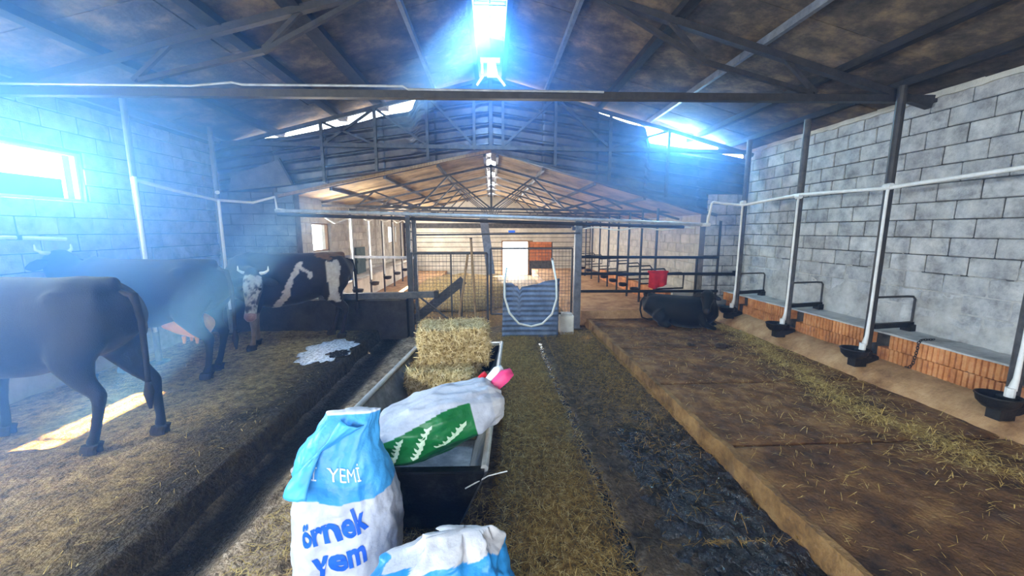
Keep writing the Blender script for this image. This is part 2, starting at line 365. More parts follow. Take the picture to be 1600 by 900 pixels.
# ---------------------------------------------------------------- roofs
cl = sroot('ceiling', (0, 0, 3.4))
XE = 5.35
cells = [(.2, 1.0), (1.0, 2.0), (2.0, 3.0), (3.0, 4.0), (4.0, XE)]
ys = [-4.4, -3.2, -2.0, -.8, .4, 1.6, 2.8, 3.9, 5.0, 6.25, 6.9, 7.80]  # last row overhangs the gable, added to keep sun out of the slits
for sx in (-1, 1):
    for a, b in cells:
        for y0, y1 in zip(ys, ys[1:]):
            g = .006; dz = random.uniform(-.006, .006)
            q = lambda x, y, t: (sx * x, y, RIDGE - SL * x + t + dz)
            MB().hexa([q(a + g, y0 + g, 0), q(b - g, y0 + g, 0), q(b - g, y1 - g, 0), q(a + g, y1 - g, 0),
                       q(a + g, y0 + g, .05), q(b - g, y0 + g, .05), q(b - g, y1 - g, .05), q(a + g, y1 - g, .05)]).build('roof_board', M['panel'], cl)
    # weather skin over the boards closes the joints
    MB().hexa([(sx * .2, -4.4, RIDGE - SL * .2 + .07), (sx * XE, -4.4, RIDGE - SL * XE + .07), (sx * XE, 7.80, RIDGE - SL * XE + .07), (sx * .2, 7.80, RIDGE - SL * .2 + .07),
               (sx * .2, -4.4, RIDGE - SL * .2 + .1), (sx * XE, -4.4, RIDGE - SL * XE + .1), (sx * XE, 7.80, RIDGE - SL * XE + .1), (sx * .2, 7.80, RIDGE - SL * .2 + .1)]).build('roof_sheet', M['corr'], cl)
    for x, wd in (((.24, .07), (1.0, .05), (2.0, .20), (2.75, .16), (3.9, .14), (4.75, .06)) if sx < 0 else ((.24, .07), (1.0, .05), (2.0, .12), (2.95, .05), (3.9, .09), (4.55, .07))):
        z = RIDGE - SL * x - .045
        MB().bar((sx * x, -4.3, z), (sx * x, 7.80, z), wd, .08).build('purlin', M['purlin'] if wd > .06 else M['steelgrey'], cl)
# ridge: closed caps with an open skylight strip between
for y0, y1 in ((-4.4, 4.98), (6.28, 7.80)):
    MB().prism([(-.26, RIDGE - .02), (-.26, RIDGE + .05), (0, RIDGE + .1), (.26, RIDGE + .05), (.26, RIDGE - .02), (0, RIDGE + .03)], 'y', y0, y1).build('ridge_cap', M['corr'], cl)
MB().bar((0, 4.9, RIDGE - .0), (0, 6.35, RIDGE - .0), .016, .03).build('ridge_bar', M['steel'], cl)
MB().bar((-.22, 5.33, RIDGE - .0), (.22, 5.33, RIDGE - .0), .035, .05).build('ridge_bar', M['steel'], cl)
# the lower hall's roof
cf = sroot('ceiling_far', (0, 12, 2.2))
yf = [7.59 + k * 1.134 for k in range(9)]
for sx in (-1, 1):
    E_ = 3.95 if sx < 0 else 4.5
    xs = [.12, 1.0, 2.0, 3.0, E_]
    for a, b in zip(xs, xs[1:]):
        for y0, y1 in zip(yf, yf[1:]):
            g = .008
            q = lambda x, y, t: (sx * x, y, farz(sx * x) + t)
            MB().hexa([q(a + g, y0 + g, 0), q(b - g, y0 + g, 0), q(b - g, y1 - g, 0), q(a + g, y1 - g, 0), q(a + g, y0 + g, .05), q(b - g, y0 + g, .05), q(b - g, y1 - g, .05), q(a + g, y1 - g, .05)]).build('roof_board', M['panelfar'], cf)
        MB().bar((sx * a, 7.6, farz(sx * a) - .03), (sx * a, 16.6, farz(sx * a) - .03), .05, .06).build('purlin', M['steelmid'], cf)
    q = lambda x, y, t: (sx * x, y, farz(sx * x) + t)
    MB().hexa([q(.12, 7.59, .06), q(E_, 7.59, .06), q(E_, 16.7, .06), q(.12, 16.7, .06), q(.12, 7.59, .09), q(E_, 7.59, .09), q(E_, 16.7, .09), q(.12, 16.7, .09)]).build('roof_sheet', M['corr'], cf)
for y0, y1 in ((7.6, 8.6), (9.6, 10.2), (11.6, 12.2), (13.8, 16.7)):
    MB().prism([(-.2, 3.32), (-.2, 3.4), (0, 3.46), (.2, 3.4), (.2, 3.32), (0, 3.38)], 'y', y0, y1).build('ridge_cap', M['corr'], cf)

# ---------------------------------------------------------------- corrugated gable over the opening
gb = sroot('wall_gable', (0, YP, 2.2))
TOPL = [(-5.0, 3.34), (-4.77, 3.50), (-3.76, 3.58), (-2.38, 3.86), (-1.46, 4.06), (-1.30, 4.36), (-.95, 4.45), (-.85, 4.38), (-.3, 4.56), (-.2, 4.66), (0, 4.70)]
TOPR = [(0, 4.70), (.2, 4.66), (.35, 4.56), (.95, 4.36), (1.05, 4.42), (1.5, 4.32), (1.64, 4.20), (2.95, 3.80), (3.02, 3.55), (4.07, 3.43), (5.0, 3.27)]
def interp(pl, x):
    for (a, za), (b, zb) in zip(pl, pl[1:]):
        if a <= x <= b: return za + (zb - za) * (x - a) / (b - a)
    return pl[-1][1] if x > pl[-1][0] else pl[0][1]
def corr_sheet(x0, x1, name='corrugated_sheet'):
    sgn = -1 if x1 <= 0 else 1; slope = .14 * -sgn
    nx = max(2, int((x1 - x0) / .06)); pitch = .19; vs = []; fs = []; nz = 130
    for i in range(nx + 1):
        x = x0 + (x1 - x0) * i / nx; top = interp(TOPL if sgn < 0 else TOPR, x); bot = farz(x) - .02
        if abs(x) > 3.6: bot = max(min(bot, 2.6), 2.2)
        for j in range(nz + 1):
            z = bot + (top - bot) * j / nz
            ph = (z - slope * x) / pitch * 2 * math.pi
            vs.append((x, YP + .05 + .016 - .07 * max(0, math.sin(ph)) ** 3 + (.005 if int(x0 * 2 + 20.5) % 4 < 2 else 0), z))
    for i in range(nx):
        for j in range(nz): a = i * (nz + 1) + j; fs.append((a, a + nz + 1, a + nz + 2, a + 1))
    o = MB().add(vs, fs).build(name, M['corr'], gb, smooth=True)
    m = o.modifiers.new('thick', 'SOLIDIFY'); m.thickness = .004
for a, b in ((-5, -4), (-4, -3), (-3, -2), (-2, -1), (-1, 0), (0, 1), (1, 2), (2, 3), (3, 4), (4, 5)): corr_sheet(a - .04 if a not in (-5, 0) else a, b + .04 if b not in (5, 0) else b)
# bright trim along the lower edge of the sheets
MB().bar((-3.9, YP - .03, farz(-3.9) + .02), (0, YP - .03, 3.36), .05, .05).build('edge_strip', M['wood'], gb)
MB().bar((0, YP - .03, 3.36), (4.4, YP - .03, farz(4.4) + .02), .05, .05).build('edge_strip', M['steelmid'], gb)

# ---------------------------------------------------------------- roof trusses
def truss(name, y, label, members, mt, org, group=None):
    t = thing(name, org, label, 'roof truss', group)
    for nm, a, b, wd in members:
        MB().bar((a[0], y + (a[2] if len(a) > 2 else 0), a[1]), (b[0], y + (b[2] if len(b) > 2 else 0), b[1]), wd, wd).build(nm, mt, t)
    return t
mem = [('bottom_chord', (-5, 3.27), (5, 3.36), .075)]
for s in (-1, 1):
    mem += [('top_chord', (s * .1, RIDGE - .14), (s * 4.95, roofz(4.95) - .14), .07), ('web', (s * 3.55, 3.40), (s * 2.3, 3.70), .045), ('web', (s * 2.3, 3.70), (s * 1.2, roofz(1.2) - .14), .045),
            ('web', (s * 2.3, 3.72), (s * 1.9, roofz(1.9) - .14), .04), ('web', (s * 3.6, 3.4), (s * 3.2, roofz(3.2) - .14), .04)]
t1 = truss('roof_truss', 4.37, 'long horizontal tie beam truss crossing the hall nearest the camera', mem, M['steel'], (0, 4.37, 3.3))
MB().tube([(-5, 4.30, 3.325), (-3.0, 4.30, 3.335), (-2.6, 4.30, 3.375), (-2.5, 4.3, 3.355), (-.9, 4.30, 3.37), (-.85, 4.3, 3.34), (1.2, 4.30, 3.35)], .012, 6).build('cable', M['pipegrey'], t1)
mem = [('bottom_chord', (-4.9, 3.42), (4.9, 3.36), .07), ('king_post', (0, 3.4), (0, 4.6), .06)]
for s in (-1, 1):
    mem += [('top_chord', (s * .05, RIDGE - .15), (s * 4.95, roofz(4.95) - .13), .06)]
for x in (-3.0, -2.06, -1.14, -.3, .22, 1.18, 2.2, 3.3):
    mem.append(('upright', (x, farz(x) + .05, -.02), (x, roofz(x) - .13, -.02), .05))
for a, b in ((-3.0, -2.06), (-2.06, -3.0), (-1.14, -2.06), (-.3, -1.14), (.22, 1.18), (2.2, 1.18), (2.2, 3.3)):
    mem.append(('web', (a, 3.42, .02), (b, roofz(b) - .14, .02), .04))
truss('roof_truss', 7.36, 'roof truss with uprights standing against the dark corrugated gable', mem, M['steelmid'], (0, 7.36, 3.3))
for k, y in enumerate((8.6, 10.1, 11.6, 13.1, 14.8)):
    mem = [('bottom_chord', (-3.6, 2.42), (4.2, 2.30), .05), ('king_post', (0, 2.36), (0, 3.3), .045)]
    for s in (-1, 1):
        X = 3.6 if s < 0 else 4.2; zb = 2.40
        mem += [('top_chord', (0, 3.27), (s * X, farz(s * X) - .08), .045)]
        for a, b in ((.02, .9), (1.6, .9), (1.6, 2.5), (2.9, 2.5)):
            mem.append(('web', (s * a, zb - .02), (s * b, farz(s * b) - .09), .032))
    lab = ['nearest thin steel truss under the tan roof of the lower hall', 'second thin steel truss back under the tan roof', 'third thin steel truss back under the tan roof',
           'fourth thin steel truss back under the tan roof', 'farthest thin steel truss before the end wall'][k]
    truss('roof_truss', y, lab, mem, M['steelmid'], (0, y, 2.3), 'thin trusses of the lower hall')
# bracket under the ridge, the light on it put into pale plates
t = thing('ridge_bracket', (0, 6.75, 4.35), 'metal bracket coloured as lit white, with splayed struts under the ridge', 'bracket')
MB().box(-.16, .16, 6.72, 6.78, 4.58, 4.66).build('top_plate', M['pvc'], t); MB().prism([(-.05, 4.58), (.09, 4.58), (.13, 4.36), (-.05, 4.36)], 'y', 6.73, 6.77).build('web_plate', M['pipegrey'], t)
for a, b in (((-.13, 4.58), (-.13, 4.42)), ((-.12, 4.38), (-.22, 4.24)), ((.12, 4.38), (.24, 4.24))): MB().bar((a[0], 6.75, a[1]), (b[0], 6.75, b[1]), .035).build('strut', M['pvc'], t)

# ---------------------------------------------------------------- window frames
def window(name, X, y0, y1, z0, z1, s, mt, div=1):
    t = sroot(name, (X, (y0 + y1) / 2, z0))
    for a, b, c, d in ((y0, y1, z0, z0 + .03), (y0, y1, z1 - .03, z1), (y0, y0 + .03, z0, z1), (y1 - .03, y1, z0, z1)):
        MB().box(min(X, X + s * .06), max(X, X + s * .06), a, b, c, d).build('window_frame', mt, t)
    for k in range(1, div):
        y = y0 + (y1 - y0) * k / div; MB().box(min(X, X + s * .04), max(X, X + s * .04), y - .012, y + .012, z0, z1).build('mullion', mt, t)
    return t
w1 = window('window_1', -5.06, 3.15, 5.18, 2.25, 2.82, -1, M['pvc'])
MB().box(-5.09, -5.07, 3.2, 4.98, 2.27, 2.50).build('lower_pane', M['bluep'], w1)
window('window_2', -5.06, 0, 2.0, 2.25, 2.82, -1, M['pvc'], 2); window('window_3', -5.06, -3.0, -1.0, 2.25, 2.82, -1, M['pvc'], 2)
window('window_4', -3.72, 8.18, 9.10, 1.45, 2.05, -1, M['wood']); window('window_5', -3.72, 14.1, 15.2, 1.45, 2.05, -1, M['wood'])
d1 = sroot('door_1', (1.0, 16.5, 0))
for a, b, c, d in ((.42, .48, 0, 1.45), (1.54, 1.6, 0, 1.45), (.42, 1.75, 1.42, 1.48)): MB().box(a, b, 16.47, 16.6, c, d).build('door_frame', M['wood'], d1)
# ---------------------------------------------------------------- floors
def base_floor():
    x0, x1, y0, y1 = -2.02, 1.88, -4.2, 7.5
    nx, ny = 150, 420; vs = []; cols = []
    for j in range(ny):
        y = y0 + (y1 - y0) * j / (ny - 1)
        wob = .05 * fbm((0, y * .9, 7)); 
        for i in range(nx):
            x = x0 + (x1 - x0) * i / (nx - 1)
            z = .014 * fbm((x * 2.2, y * 2.2, 0)) + .007 * fbm((x * 9, y * 9, 4), 3)
            c = np.array([.21, .16, .115]); lit_strip = max(0, min(1, (-.95 - x) / .2)) * max(0, min(1, (x + 1.64) / .1)); c = c * (1 + 1.5 * lit_strip); z += .03 * lit_strip * fbm((x * 6, y * 6, 44))  # strip left of the trough: light from the rear painted into the ground colour
            gl = max(0, 1 - abs(x + 1.80 + wob) / .22)                       # dung gutter on the left
            z -= .055 * min(1, gl * 2); c = c * (1 - .88 * min(1, gl * 1.8))
            ch = max(0, 1 - abs(x - .80 - wob * 1.1) / .045)                     # drainage channel
            z -= .05 * min(1, ch * 2.5); c = c * (1 - .85 * min(1, ch * 2))
            nb = fbm((x * 1.6, y * 1.1, 9))
            st = max(0, min(1, (.40 - abs(x - .38 - wob * .5) + .08 * nb) / .12))            # straw lane
            z += .03 * st; c = c * (1 - st) + np.array([.16, .115, .05]) * st
            wt = max(0, min(1, (x - 1.02 + .14 * nb) / .15)) * max(0, min(1, (3.9 - y + .5 * nb) / .6))   # wet muck
            z += .02 * wt * fbm((x * 12, y * 12, 2), 3)
            c = c * (1 - .86 * wt)
            br = max(0, min(1, (x - .82) / .1)) * (1 - wt); c = c * (1 - br * .75) + np.array([.085, .055, .028]) * br * .75
            g = 1 + .6 * fbm((x * 4, y * 4, 12)) + .35 * fbm((x * 17, y * 17, 3), 2); vs.append((x, y, z)); cols.append(np.clip(c * g, .004, 1))
    fs = [(j * nx + i, j * nx + i + 1, (j + 1) * nx + i + 1, (j + 1) * nx + i) for j in range(ny - 1) for i in range(nx - 1)]
    o = MB().add(vs, fs).build('floor', M['ground'], smooth=True); set_color(o.data, 'soil_and_light', np.array(cols)); o['kind'] = 'structure'; return o
floor = base_floor()
MB().box(-5.3, 5.3, -4.4, 7.6, -.3, -.12).build('ground_base', M['curb'])['kind'] = 'structure'
def left_floor():
    nx, ny = 120, 300; vs = []; cols = []; x0, x1, y0, y1 = -5.0, -2.0, -4.2, 6.72
    for j in range(ny):
        y = y0 + (y1 - y0) * j / (ny - 1)
        for i in range(nx):
            x = x0 + (x1 - x0) * i / (nx - 1); e = .03 * fbm((3, y * 1.7, 2)); xx = x + (e if i == nx - 1 else 0)
            z = PT + .014 * fbm((x * 2.5, y * 2.5, 1)) + .009 * fbm((x * 8, y * 8, 8), 3) + .03 * max(0, noise.noise(Vector((x * 9, y * 9, 5))) - .35) - (.03 if i == nx - 1 else 0)
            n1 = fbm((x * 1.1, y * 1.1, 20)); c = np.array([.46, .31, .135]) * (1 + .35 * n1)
            edge_shade = max(0, min(1, (x + 2.75 + .35 * n1) / .5)); c = c * (1 - .84 * edge_shade)  # shadow along the platform edge painted into the ground colour
            vs.append((xx, y, z)); cols.append(np.clip(c, .004, 1))
    fs = [(j * nx + i, j * nx + i + 1, (j + 1) * nx + i + 1, (j + 1) * nx + i) for j in range(ny - 1) for i in range(nx - 1)]
    n = len(vs)
    for j in range(ny):
        x, y, z = vs[j * nx + nx - 1]; vs.append((x + .03, y, -.1)); cols.append(np.array([.05, .04, .03]))
    fs += [(j * nx + nx - 1, n + j, n + j + 1, (j + 1) * nx + nx - 1) for j in range(ny - 1)]
    o = MB().add(vs, fs).build('floor_left', M['ground'], smooth=True); set_color(o.data, 'soil_and_light', np.array(cols)); o['kind'] = 'structure'; return o
left_floor()
# right platform of cast slabs with open joints
fp = sroot('floor_right', (3.1, 3, 0))
jy = [-4.2, -2.4, -1.1, .2, 1.5, 2.83, 4.12, 5.47, 6.75, 7.5]
for k, (y0, y1) in enumerate(zip(jy, jy[1:])):
    nx, ny = 50, 36; vs = []; e = []
    for j in range(ny):
        y = y0 + .016 + (y1 - y0 - .032) * j / (ny - 1)
        for i in range(nx):
            x = 1.88 + 2.6 * i / (nx - 1)
            if i == 0: x += .018 * fbm((9, y * 4, 2))
            z = PT + .006 * fbm((x * 3, y * 3, 6)) + .004 * fbm((x * 11, y * 11, 6), 3)
            if i == 0 or j in (0, ny - 1): z -= .010
            vs.append((x, y, z))
    fs = [(j * nx + i, j * nx + i + 1, (j + 1) * nx + i + 1, (j + 1) * nx + i) for j in range(ny - 1) for i in range(nx - 1)]
    bd = [j * nx for j in range(ny)][::-1] + [i for i in range(nx)] + [j * nx + nx - 1 for j in range(1, ny)] + [(ny - 1) * nx + i for i in range(nx - 2, 0, -1)]
    n = len(vs); vs += [(vs[q][0] - (.012 if vs[q][0] < 1.92 else 0), vs[q][1], -.06) for q in bd]; m_ = len(bd)
    fs += [(bd[q], n + q, n + (q + 1) % m_, bd[(q + 1) % m_]) for q in range(m_)]
    MB().add(vs, fs).build('slab', M['slab'], fp, smooth=False)
# paler edge strip cast along the platform's edge
r = []
for k in range(260):
    y = -1 + 8.5 * k / 259; a = .028 * fbm((1, y * 3, 8)); r.append([(1.845 + a, y, -.08), (1.91 + a, y, -.08), (1.91 + a * 1.6, y, PT + .006), (1.862 + a, y, PT + .004 + .012 * fbm((3, y * 7, 8)))])
MB().rings(r).build('edge_strip', M['edge'], fp)
# sloping curb under the mangers
cu = sroot('curb_right', (4.5, 3, .1))
r = []
for k in range(110):
    y = -4.2 + 11.7 * k / 109; a = .025 * fbm((1, y * 1.6, 18)); b = .015 * fbm((4, y * 2.5, 18))
    r.append([(4.28 + a, y, PT - .05), (5.0, y, PT - .05), (5.0, y, .40), (4.60, y, .385 + b), (4.46 + a, y, .33 + b), (4.36 + a, y, .22 + b)])
MB().rings(r).build('sloped_curb', M['curb'], cu, smooth=True)
# the lower hall's floor
MB().box(-3.9, 4.5, 7.5, 16.8, -.3, -.005).build('floor_far', M['strawbed'])['kind'] = 'structure'
MB().box(1.7, 4.22, 7.5, 16.5, -.004, .28).build('platform_far_right', M['curb'])['kind'] = 'structure'
MB().box(-3.65, -1.9, 7.0, 16.5, -.004, .2).build('platform_far_left', M['curb'])['kind'] = 'structure'
# ---------------------------------------------------------------- right side: posts, pipes, bowls, dividers, mangers
PY = [2.95, 4.27, 5.55, 6.8]
which = ['nearest the camera', 'second from the camera', 'third from the camera', 'farthest, beside the black lying calf']
for k, y in enumerate(PY):
    t = thing('stall_post', (4.5, y, .36), 'dark steel stall post on the right curb, ' + which[k], 'post', 'stall posts along the right wall')
    MB().tube([(4.5, y, .36), (4.5, y, 3.46)], .044, 12).build('pole', M['steelmid'] if k != 1 else M['steel'], t)
    MB().box(4.41, 4.59, y - .09, y + .09, .33, .42).build('foot_plate', M['black'], t, bevel=.01)
    MB().tube([(4.44, y - .05, 2.36), (4.43, y - .055, 2.30), (4.43, y - .055, .95), (4.42, y - .06, .66), (4.40, y - .06, .56)], [.016, .015, .015, .02, .03], 10).build('water_drop_pipe', M['pvc'], t, smooth=True)
    MB().tube([(4.43, y - .055, 1.6), (4.5, y, 1.6)], .008, 6).build('pipe_clip', M['steel'], t)
    b = thing('drinking_bowl', (4.33, y - .04, .33), 'black drinking bowl at the foot of the right-hand post ' + which[k], 'drinking bowl', 'black drinking bowls')
    c = (4.30, y - .05, .40)
    bo = MB().lathe([(.02, 0), (.085, .005), (.125, .05), (.135, .10), (.142, .105), (.142, .115), (.128, .115), (.115, .055), (.07, .02), (.01, .016)], c, 24).build('bowl', M['black'], b, smooth=True)
    MB().box(4.36, 4.47, y - .12, y + .02, .41, .50).build('valve_housing', M['black'], b, bevel=.012)
    MB().tube([(4.385, y - .06, .50), (4.385, y - .06, .58)], .033, 10).build('pipe_collar', M['pvc'], b)
    MB().bar((4.32, y - .05, .47), (4.25, y - .05, .43), .05, .012).build('tongue', M['steelgrey'], bo)
    MB().box(4.28, 4.42, y - .1, y + .0, .30, .42).build('bracket', M['black'], b)
    d = thing('stall_divider', (4.75, y - .03, .70), 'black tube divider on the right block wall, ' + which[k].replace('farthest, beside the black lying calf','farthest of the row'), 'stall divider', 'tube dividers on the right wall')
    yy = y - .02
    MB().tube([(4.53, yy, 1.12), (4.9, yy, 1.13), (4.95, yy - .02, 1.13), (4.965, yy - .03, 1.10), (4.965, yy - .03, .80)], .013, 8).build('top_tube', M['steel'], d)
    MB().bar((4.53, yy, .77), (4.985, yy - .02, .80), .05, .055).build('lower_rail', M['black'], d)
    MB().box(4.91, 4.985, yy - .07, yy + .04, .69, .80).build('wall_bracket', M['black'], d)
# water pipe along the posts
t = thing('water_pipe', (4.4, 5, 2.2), 'white water pipe running along the right-hand posts and dropping by the cross pipe', 'pipe')
MB().tube([(4.44, -4, 2.44), (4.44, 2.2, 2.44), (4.44, 3.1, 2.42), (4.44, 4.25, 2.37), (4.44, 5.5, 2.41), (4.44, 6.75, 2.34), (4.25, 6.9, 2.37), (3.98, 6.9, 2.40), (3.96, 6.9, 2.38), (3.90, 6.9, 2.02)], .022, 10).build('main_run', M['pvc'], t, smooth=True)
for y in PY: MB().tube([(4.44, y - .09, 2.385), (4.44, y - .01, 2.385)], .036, 10).build('tee_fitting', M['pvc'], t)
MB().tube([(3.8, 6.9, 2.0), (3.95, 6.9, 2.0)], .035, 10).build('elbow', M['pvc'], t)
# hollow clay bricks of the manger wall
mr = thing('manger_wall', (4.75, 5, .37), 'low orange hollow-brick manger wall below the grey right wall', 'manger')
def ribbed(L_, Hh, Dd, seed):
    rnd = random.Random(seed); n = int(L_ / .041); mb = MB(); pts = []
    for k in range(n):
        a = -L_ / 2 + L_ * k / n; wv = L_ / n
        pts += [(-Dd / 2 + .019, a), (-Dd / 2 + .019, a + wv * .22), (-Dd / 2 + rnd.uniform(0, .002), a + wv * .3), (-Dd / 2 + rnd.uniform(0, .002), a + wv * .98)]
    pts += [(Dd / 2, L_ / 2), (Dd / 2, -L_ / 2)]
    mb.prism(pts, 'z', 0, Hh); me = bpy.data.meshes.new('brick'); me.from_pydata(mb.v, [], mb.f); me.materials.append(M['brick'])
    bm = bmesh.new(); bm.from_mesh(me); bmesh.ops.recalc_face_normals(bm, faces=bm.faces); bm.to_mesh(me); bm.free(); return me
RB = [ribbed(.245, .155, .12, s) for s in range(4)]
for row in range(2):
    y = .6 + (.12 if row else 0); z = .372 + row * .163
    while y < 7.35:
        if min(abs(y - (p + .02)) for p in PY) > .11 and not (row == 0 and 3.9 < y < 4.08):
            copy_mesh('brick', random.choice(RB), (4.675 + random.uniform(-.006, .006), y, z + random.uniform(0, .003)), mr, (random.uniform(-.01, .01), 0, random.uniform(-.02, .02)))
        y += .252
r = []
for k in range(120):
    y = .4 + 7.05 * k / 119; a = .012 * fbm((1, y * 4, 33)); r.append([(4.60 + a, y, .697), (4.98, y, .69), (4.98, y, .72 + a), (4.61 + a, y, .712 + a * .5)])
MB().rings(r).build('mortar_top', M['plaster'], mr)
MB().box(4.735, 4.98, .4, 7.45, .36, .70).build('mortar_fill', M['mortar'], mr)
# chain hanging over the manger wall
t = thing('chain', (4.58, 3.80, .4), 'rusty chain hanging over the brick manger wall between two bowls', 'chain')
P_ = [(4.75, 3.80, .735), (4.62, 3.80, .735), (4.59, 3.8, .70), (4.585, 3.8, .62), (4.585, 3.81, .54), (4.585, 3.82, .46), (4.57, 3.84, .41), (4.56, 3.90, .40)]
def along(P, s):
    P = [Vector(p) for p in P]
    for a, b in zip(P, P[1:]):
        l = (b - a).length
        if s <= l: return a + (b - a) * s / l, (b - a).normalized()
        s -= l
    return P[-1], (P[-1] - P[-2]).normalized()
for k in range(18):
    p, d = along(P_, k * .029); sd = d.cross(Vector((0, 1, 0)) if k % 2 else Vector((1, .3, .2))).normalized()
    MB().tube([p + d * .019 * math.cos(q) + sd * .011 * math.sin(q) for q in [j * math.pi / 4 for j in range(8)]], .0042, 5, closed=True).build('chain_link', M['black'], t)

# left posts and pipe
for k, (y, lab) in enumerate(((5.15, 'pale steel post by the left wall near the bright window'), (6.6, 'pale steel post by the left wall in front of the partition corner'))):
    t = thing('stall_post', (-4.4, y, .17), lab, 'post', 'stall posts along the left wall')
    MB().tube([(-4.4, y, .17), (-4.4, y, 3.5)], .035, 12).build('pole', M['steelgrey'], t)
    MB().tube([(-4.35, y - .05, 2.55 if k == 0 else 2.38), (-4.35, y - .055, .6)], .022, 10).build('water_drop_pipe', M['pvc'], t)
    MB().tube([(-4.4, y, 2.5), (-4.35, y - .05, 2.5)], .03, 8).build('pipe_clip', M['pvc'], t)
    MB().box(-4.48, -4.32, y - .08, y + .08, .16, .2).build('foot_plate', M['steel'], t)
t = thing('water_pipe', (-4.2, 6, 2.2), 'pale water pipe sagging along the hazy left wall', 'pipe')
MB().tube([(-4.38, 5.1, 2.52), (-4.38, 5.8, 2.44), (-4.38, 6.55, 2.38), (-4.0, 6.85, 2.36), (-3.66, 6.9, 2.46), (-3.64, 6.9, 2.26), (-3.5, 6.9, 2.24)], .022, 10).build('main_run', M['pvc'], t, smooth=True)
t = thing('left_manger', (-4.75, 2, .16), 'low grey manger wall along the hazy left wall in front of the cows', 'manger')
MB().box(-4.98, -4.85, -4, 6.7, .15, .6).build('front_wall', M['plaster'], t, bevel=.02)
t = thing('wall_rail', (-4.9, 4, 1.75), 'thin pale rail fixed on the left wall above the cows', 'rail')
MB().tube([(-4.9, 3.0, 1.80), (-4.9, 4.2, 1.83), (-4.9, 4.75, 1.80)], .02, 8).build('tube', M['pvc'], t); MB().box(-5.0, -4.88, 4.28, 4.32, 1.80, 1.85).build('fixing', M['steel'], t)
# cross pipe over the gate line
t = thing('cross_pipe', (0, 6.9, 2.0), 'long pale pipe spanning the opening above the gates', 'pipe')
MB().tube([(-3.67, 6.9, 2.235), (-1.8, 6.9, 2.19), (0, 6.9, 2.14), (2, 6.9, 2.08), (3.92, 6.9, 2.0)], .032, 10).build('tube', M['pipegrey'], t)
MB().tube([(-3.67, 6.96, 2.17), (0, 6.96, 2.06), (3.5, 6.96, 1.96)], .03, 8).build('under_bar', M['steel'], t)
t = thing('garland_hose', (2.7, 7.15, 1.8), 'thin wavy pale hose strung below the cross pipe at right', 'hose')
MB().tube([(1.7 + .15 * k, 7.15, 1.93 + .025 * math.sin(k * 1.1)) for k in range(15)], .013, 6).build('tube', M['hose'], t)

# ---------------------------------------------------------------- gate line
t = thing('gate_post', (1.62, 7.25, 0), 'thick grey square post right of the mesh gate', 'post')
MB().box(1.56, 1.69, 7.19, 7.31, 0, 2.1).build('column', M['steelgrey'], t, bevel=.006); MB().box(1.52, 1.73, 7.15, 7.35, 0, .03).build('foot_plate', M['steel'], t); MB().box(1.50, 1.57, 7.2, 7.3, 1.9, 1.96).build('lug', M['steel'], t)
t = thing('gate_post', (-1.45, 6.9, 0), 'black upright post at the left end of the mesh gate', 'post')
MB().box(-1.49, -1.42, 6.87, 6.94, 0, 2.16).build('column', M['steel'], t); MB().box(-1.38, -1.33, 6.95, 7.0, 0, 2.14).build('second_column', M['steelmid'], t)
for z in (1.75, 1.9, 2.05): MB().bar((-1.46, 6.96, z), (-1.34, 6.97, z - .05), .02).build('rung', M['steel'], t)
t = thing('header_bar', (.1, 6.98, 1.8), 'thin dark header bar between the two gate posts', 'bar')
MB().bar((-1.4, 6.98, 1.82), (1.6, 6.98, 1.85), .035, .03).build('bar', M['steel'], t); MB().box(.30, .42, 6.96, 7.0, 1.86, 1.90).build('latch', M['bluep'], t)
def mesh_gate(name, lab, x0, x1, y, z0, z1, st, brace=None, pitch=.062):
    t = thing(name, ((x0 + x1) / 2, y, z0), lab, 'gate')
    for nm, a, b in (('top_rail', (x0, z1), (x1, z1)), ('bottom_rail', (x0, z0), (x1, z0)), ('stile', (x0, z0), (x0, z1)), ('stile', (x1, z0), (x1, z1))):
        MB().bar((a[0], y, a[1]), (b[0], y, b[1]), st).build(nm, M['steel'], t)
    if brace: MB().bar((brace[0], y - .01, brace[1]), (brace[2], y - .01, brace[3]), .03).build('brace', M['steel'], t)
    mb = MB(); x = x0 + pitch
    while x < x1 - .01: mb.bar((x, y, z0), (x, y, z1), .005); x += pitch
    z = z0 + pitch
    while z < z1 - .01: mb.bar((x0, y + .005, z), (x1, y + .005, z), .005); z += pitch
    o = mb.build('wire_mesh', M['steelmid'], t); o['kind'] = 'stuff'; return t
g1 = mesh_gate('mesh_gate', 'wire mesh gate leaf behind the hay bale with a diagonal brace', -1.42, -.08, 6.88, .10, 1.50, .04, (-1.40, .82, -.55, .12))
MB().bar((-.72, 6.88, .1), (-.72, 6.88, 1.5), .025).build('middle_stile', M['steel'], g1)
mesh_gate('mesh_gate', 'upright wire mesh panel behind the leaning corrugated sheet and hose', -.02, 1.46, 6.96, .38, 1.58, .03)
t = thing('leaning_board', (-.1, 9.0, 0), 'wide grey-blue board leaning upright behind the gates', 'board')
MB().bar((-.20, 9.4, 2.3), (-.02, 8.9, .9), .19, .05, (0, 1, 0)).build('board', M['steelgrey'], t); MB().bar((-.02, 8.92, .95), (.02, 8.9, .0), .06, .05, (0, 1, 0)).build('prop', M['wood'], t)
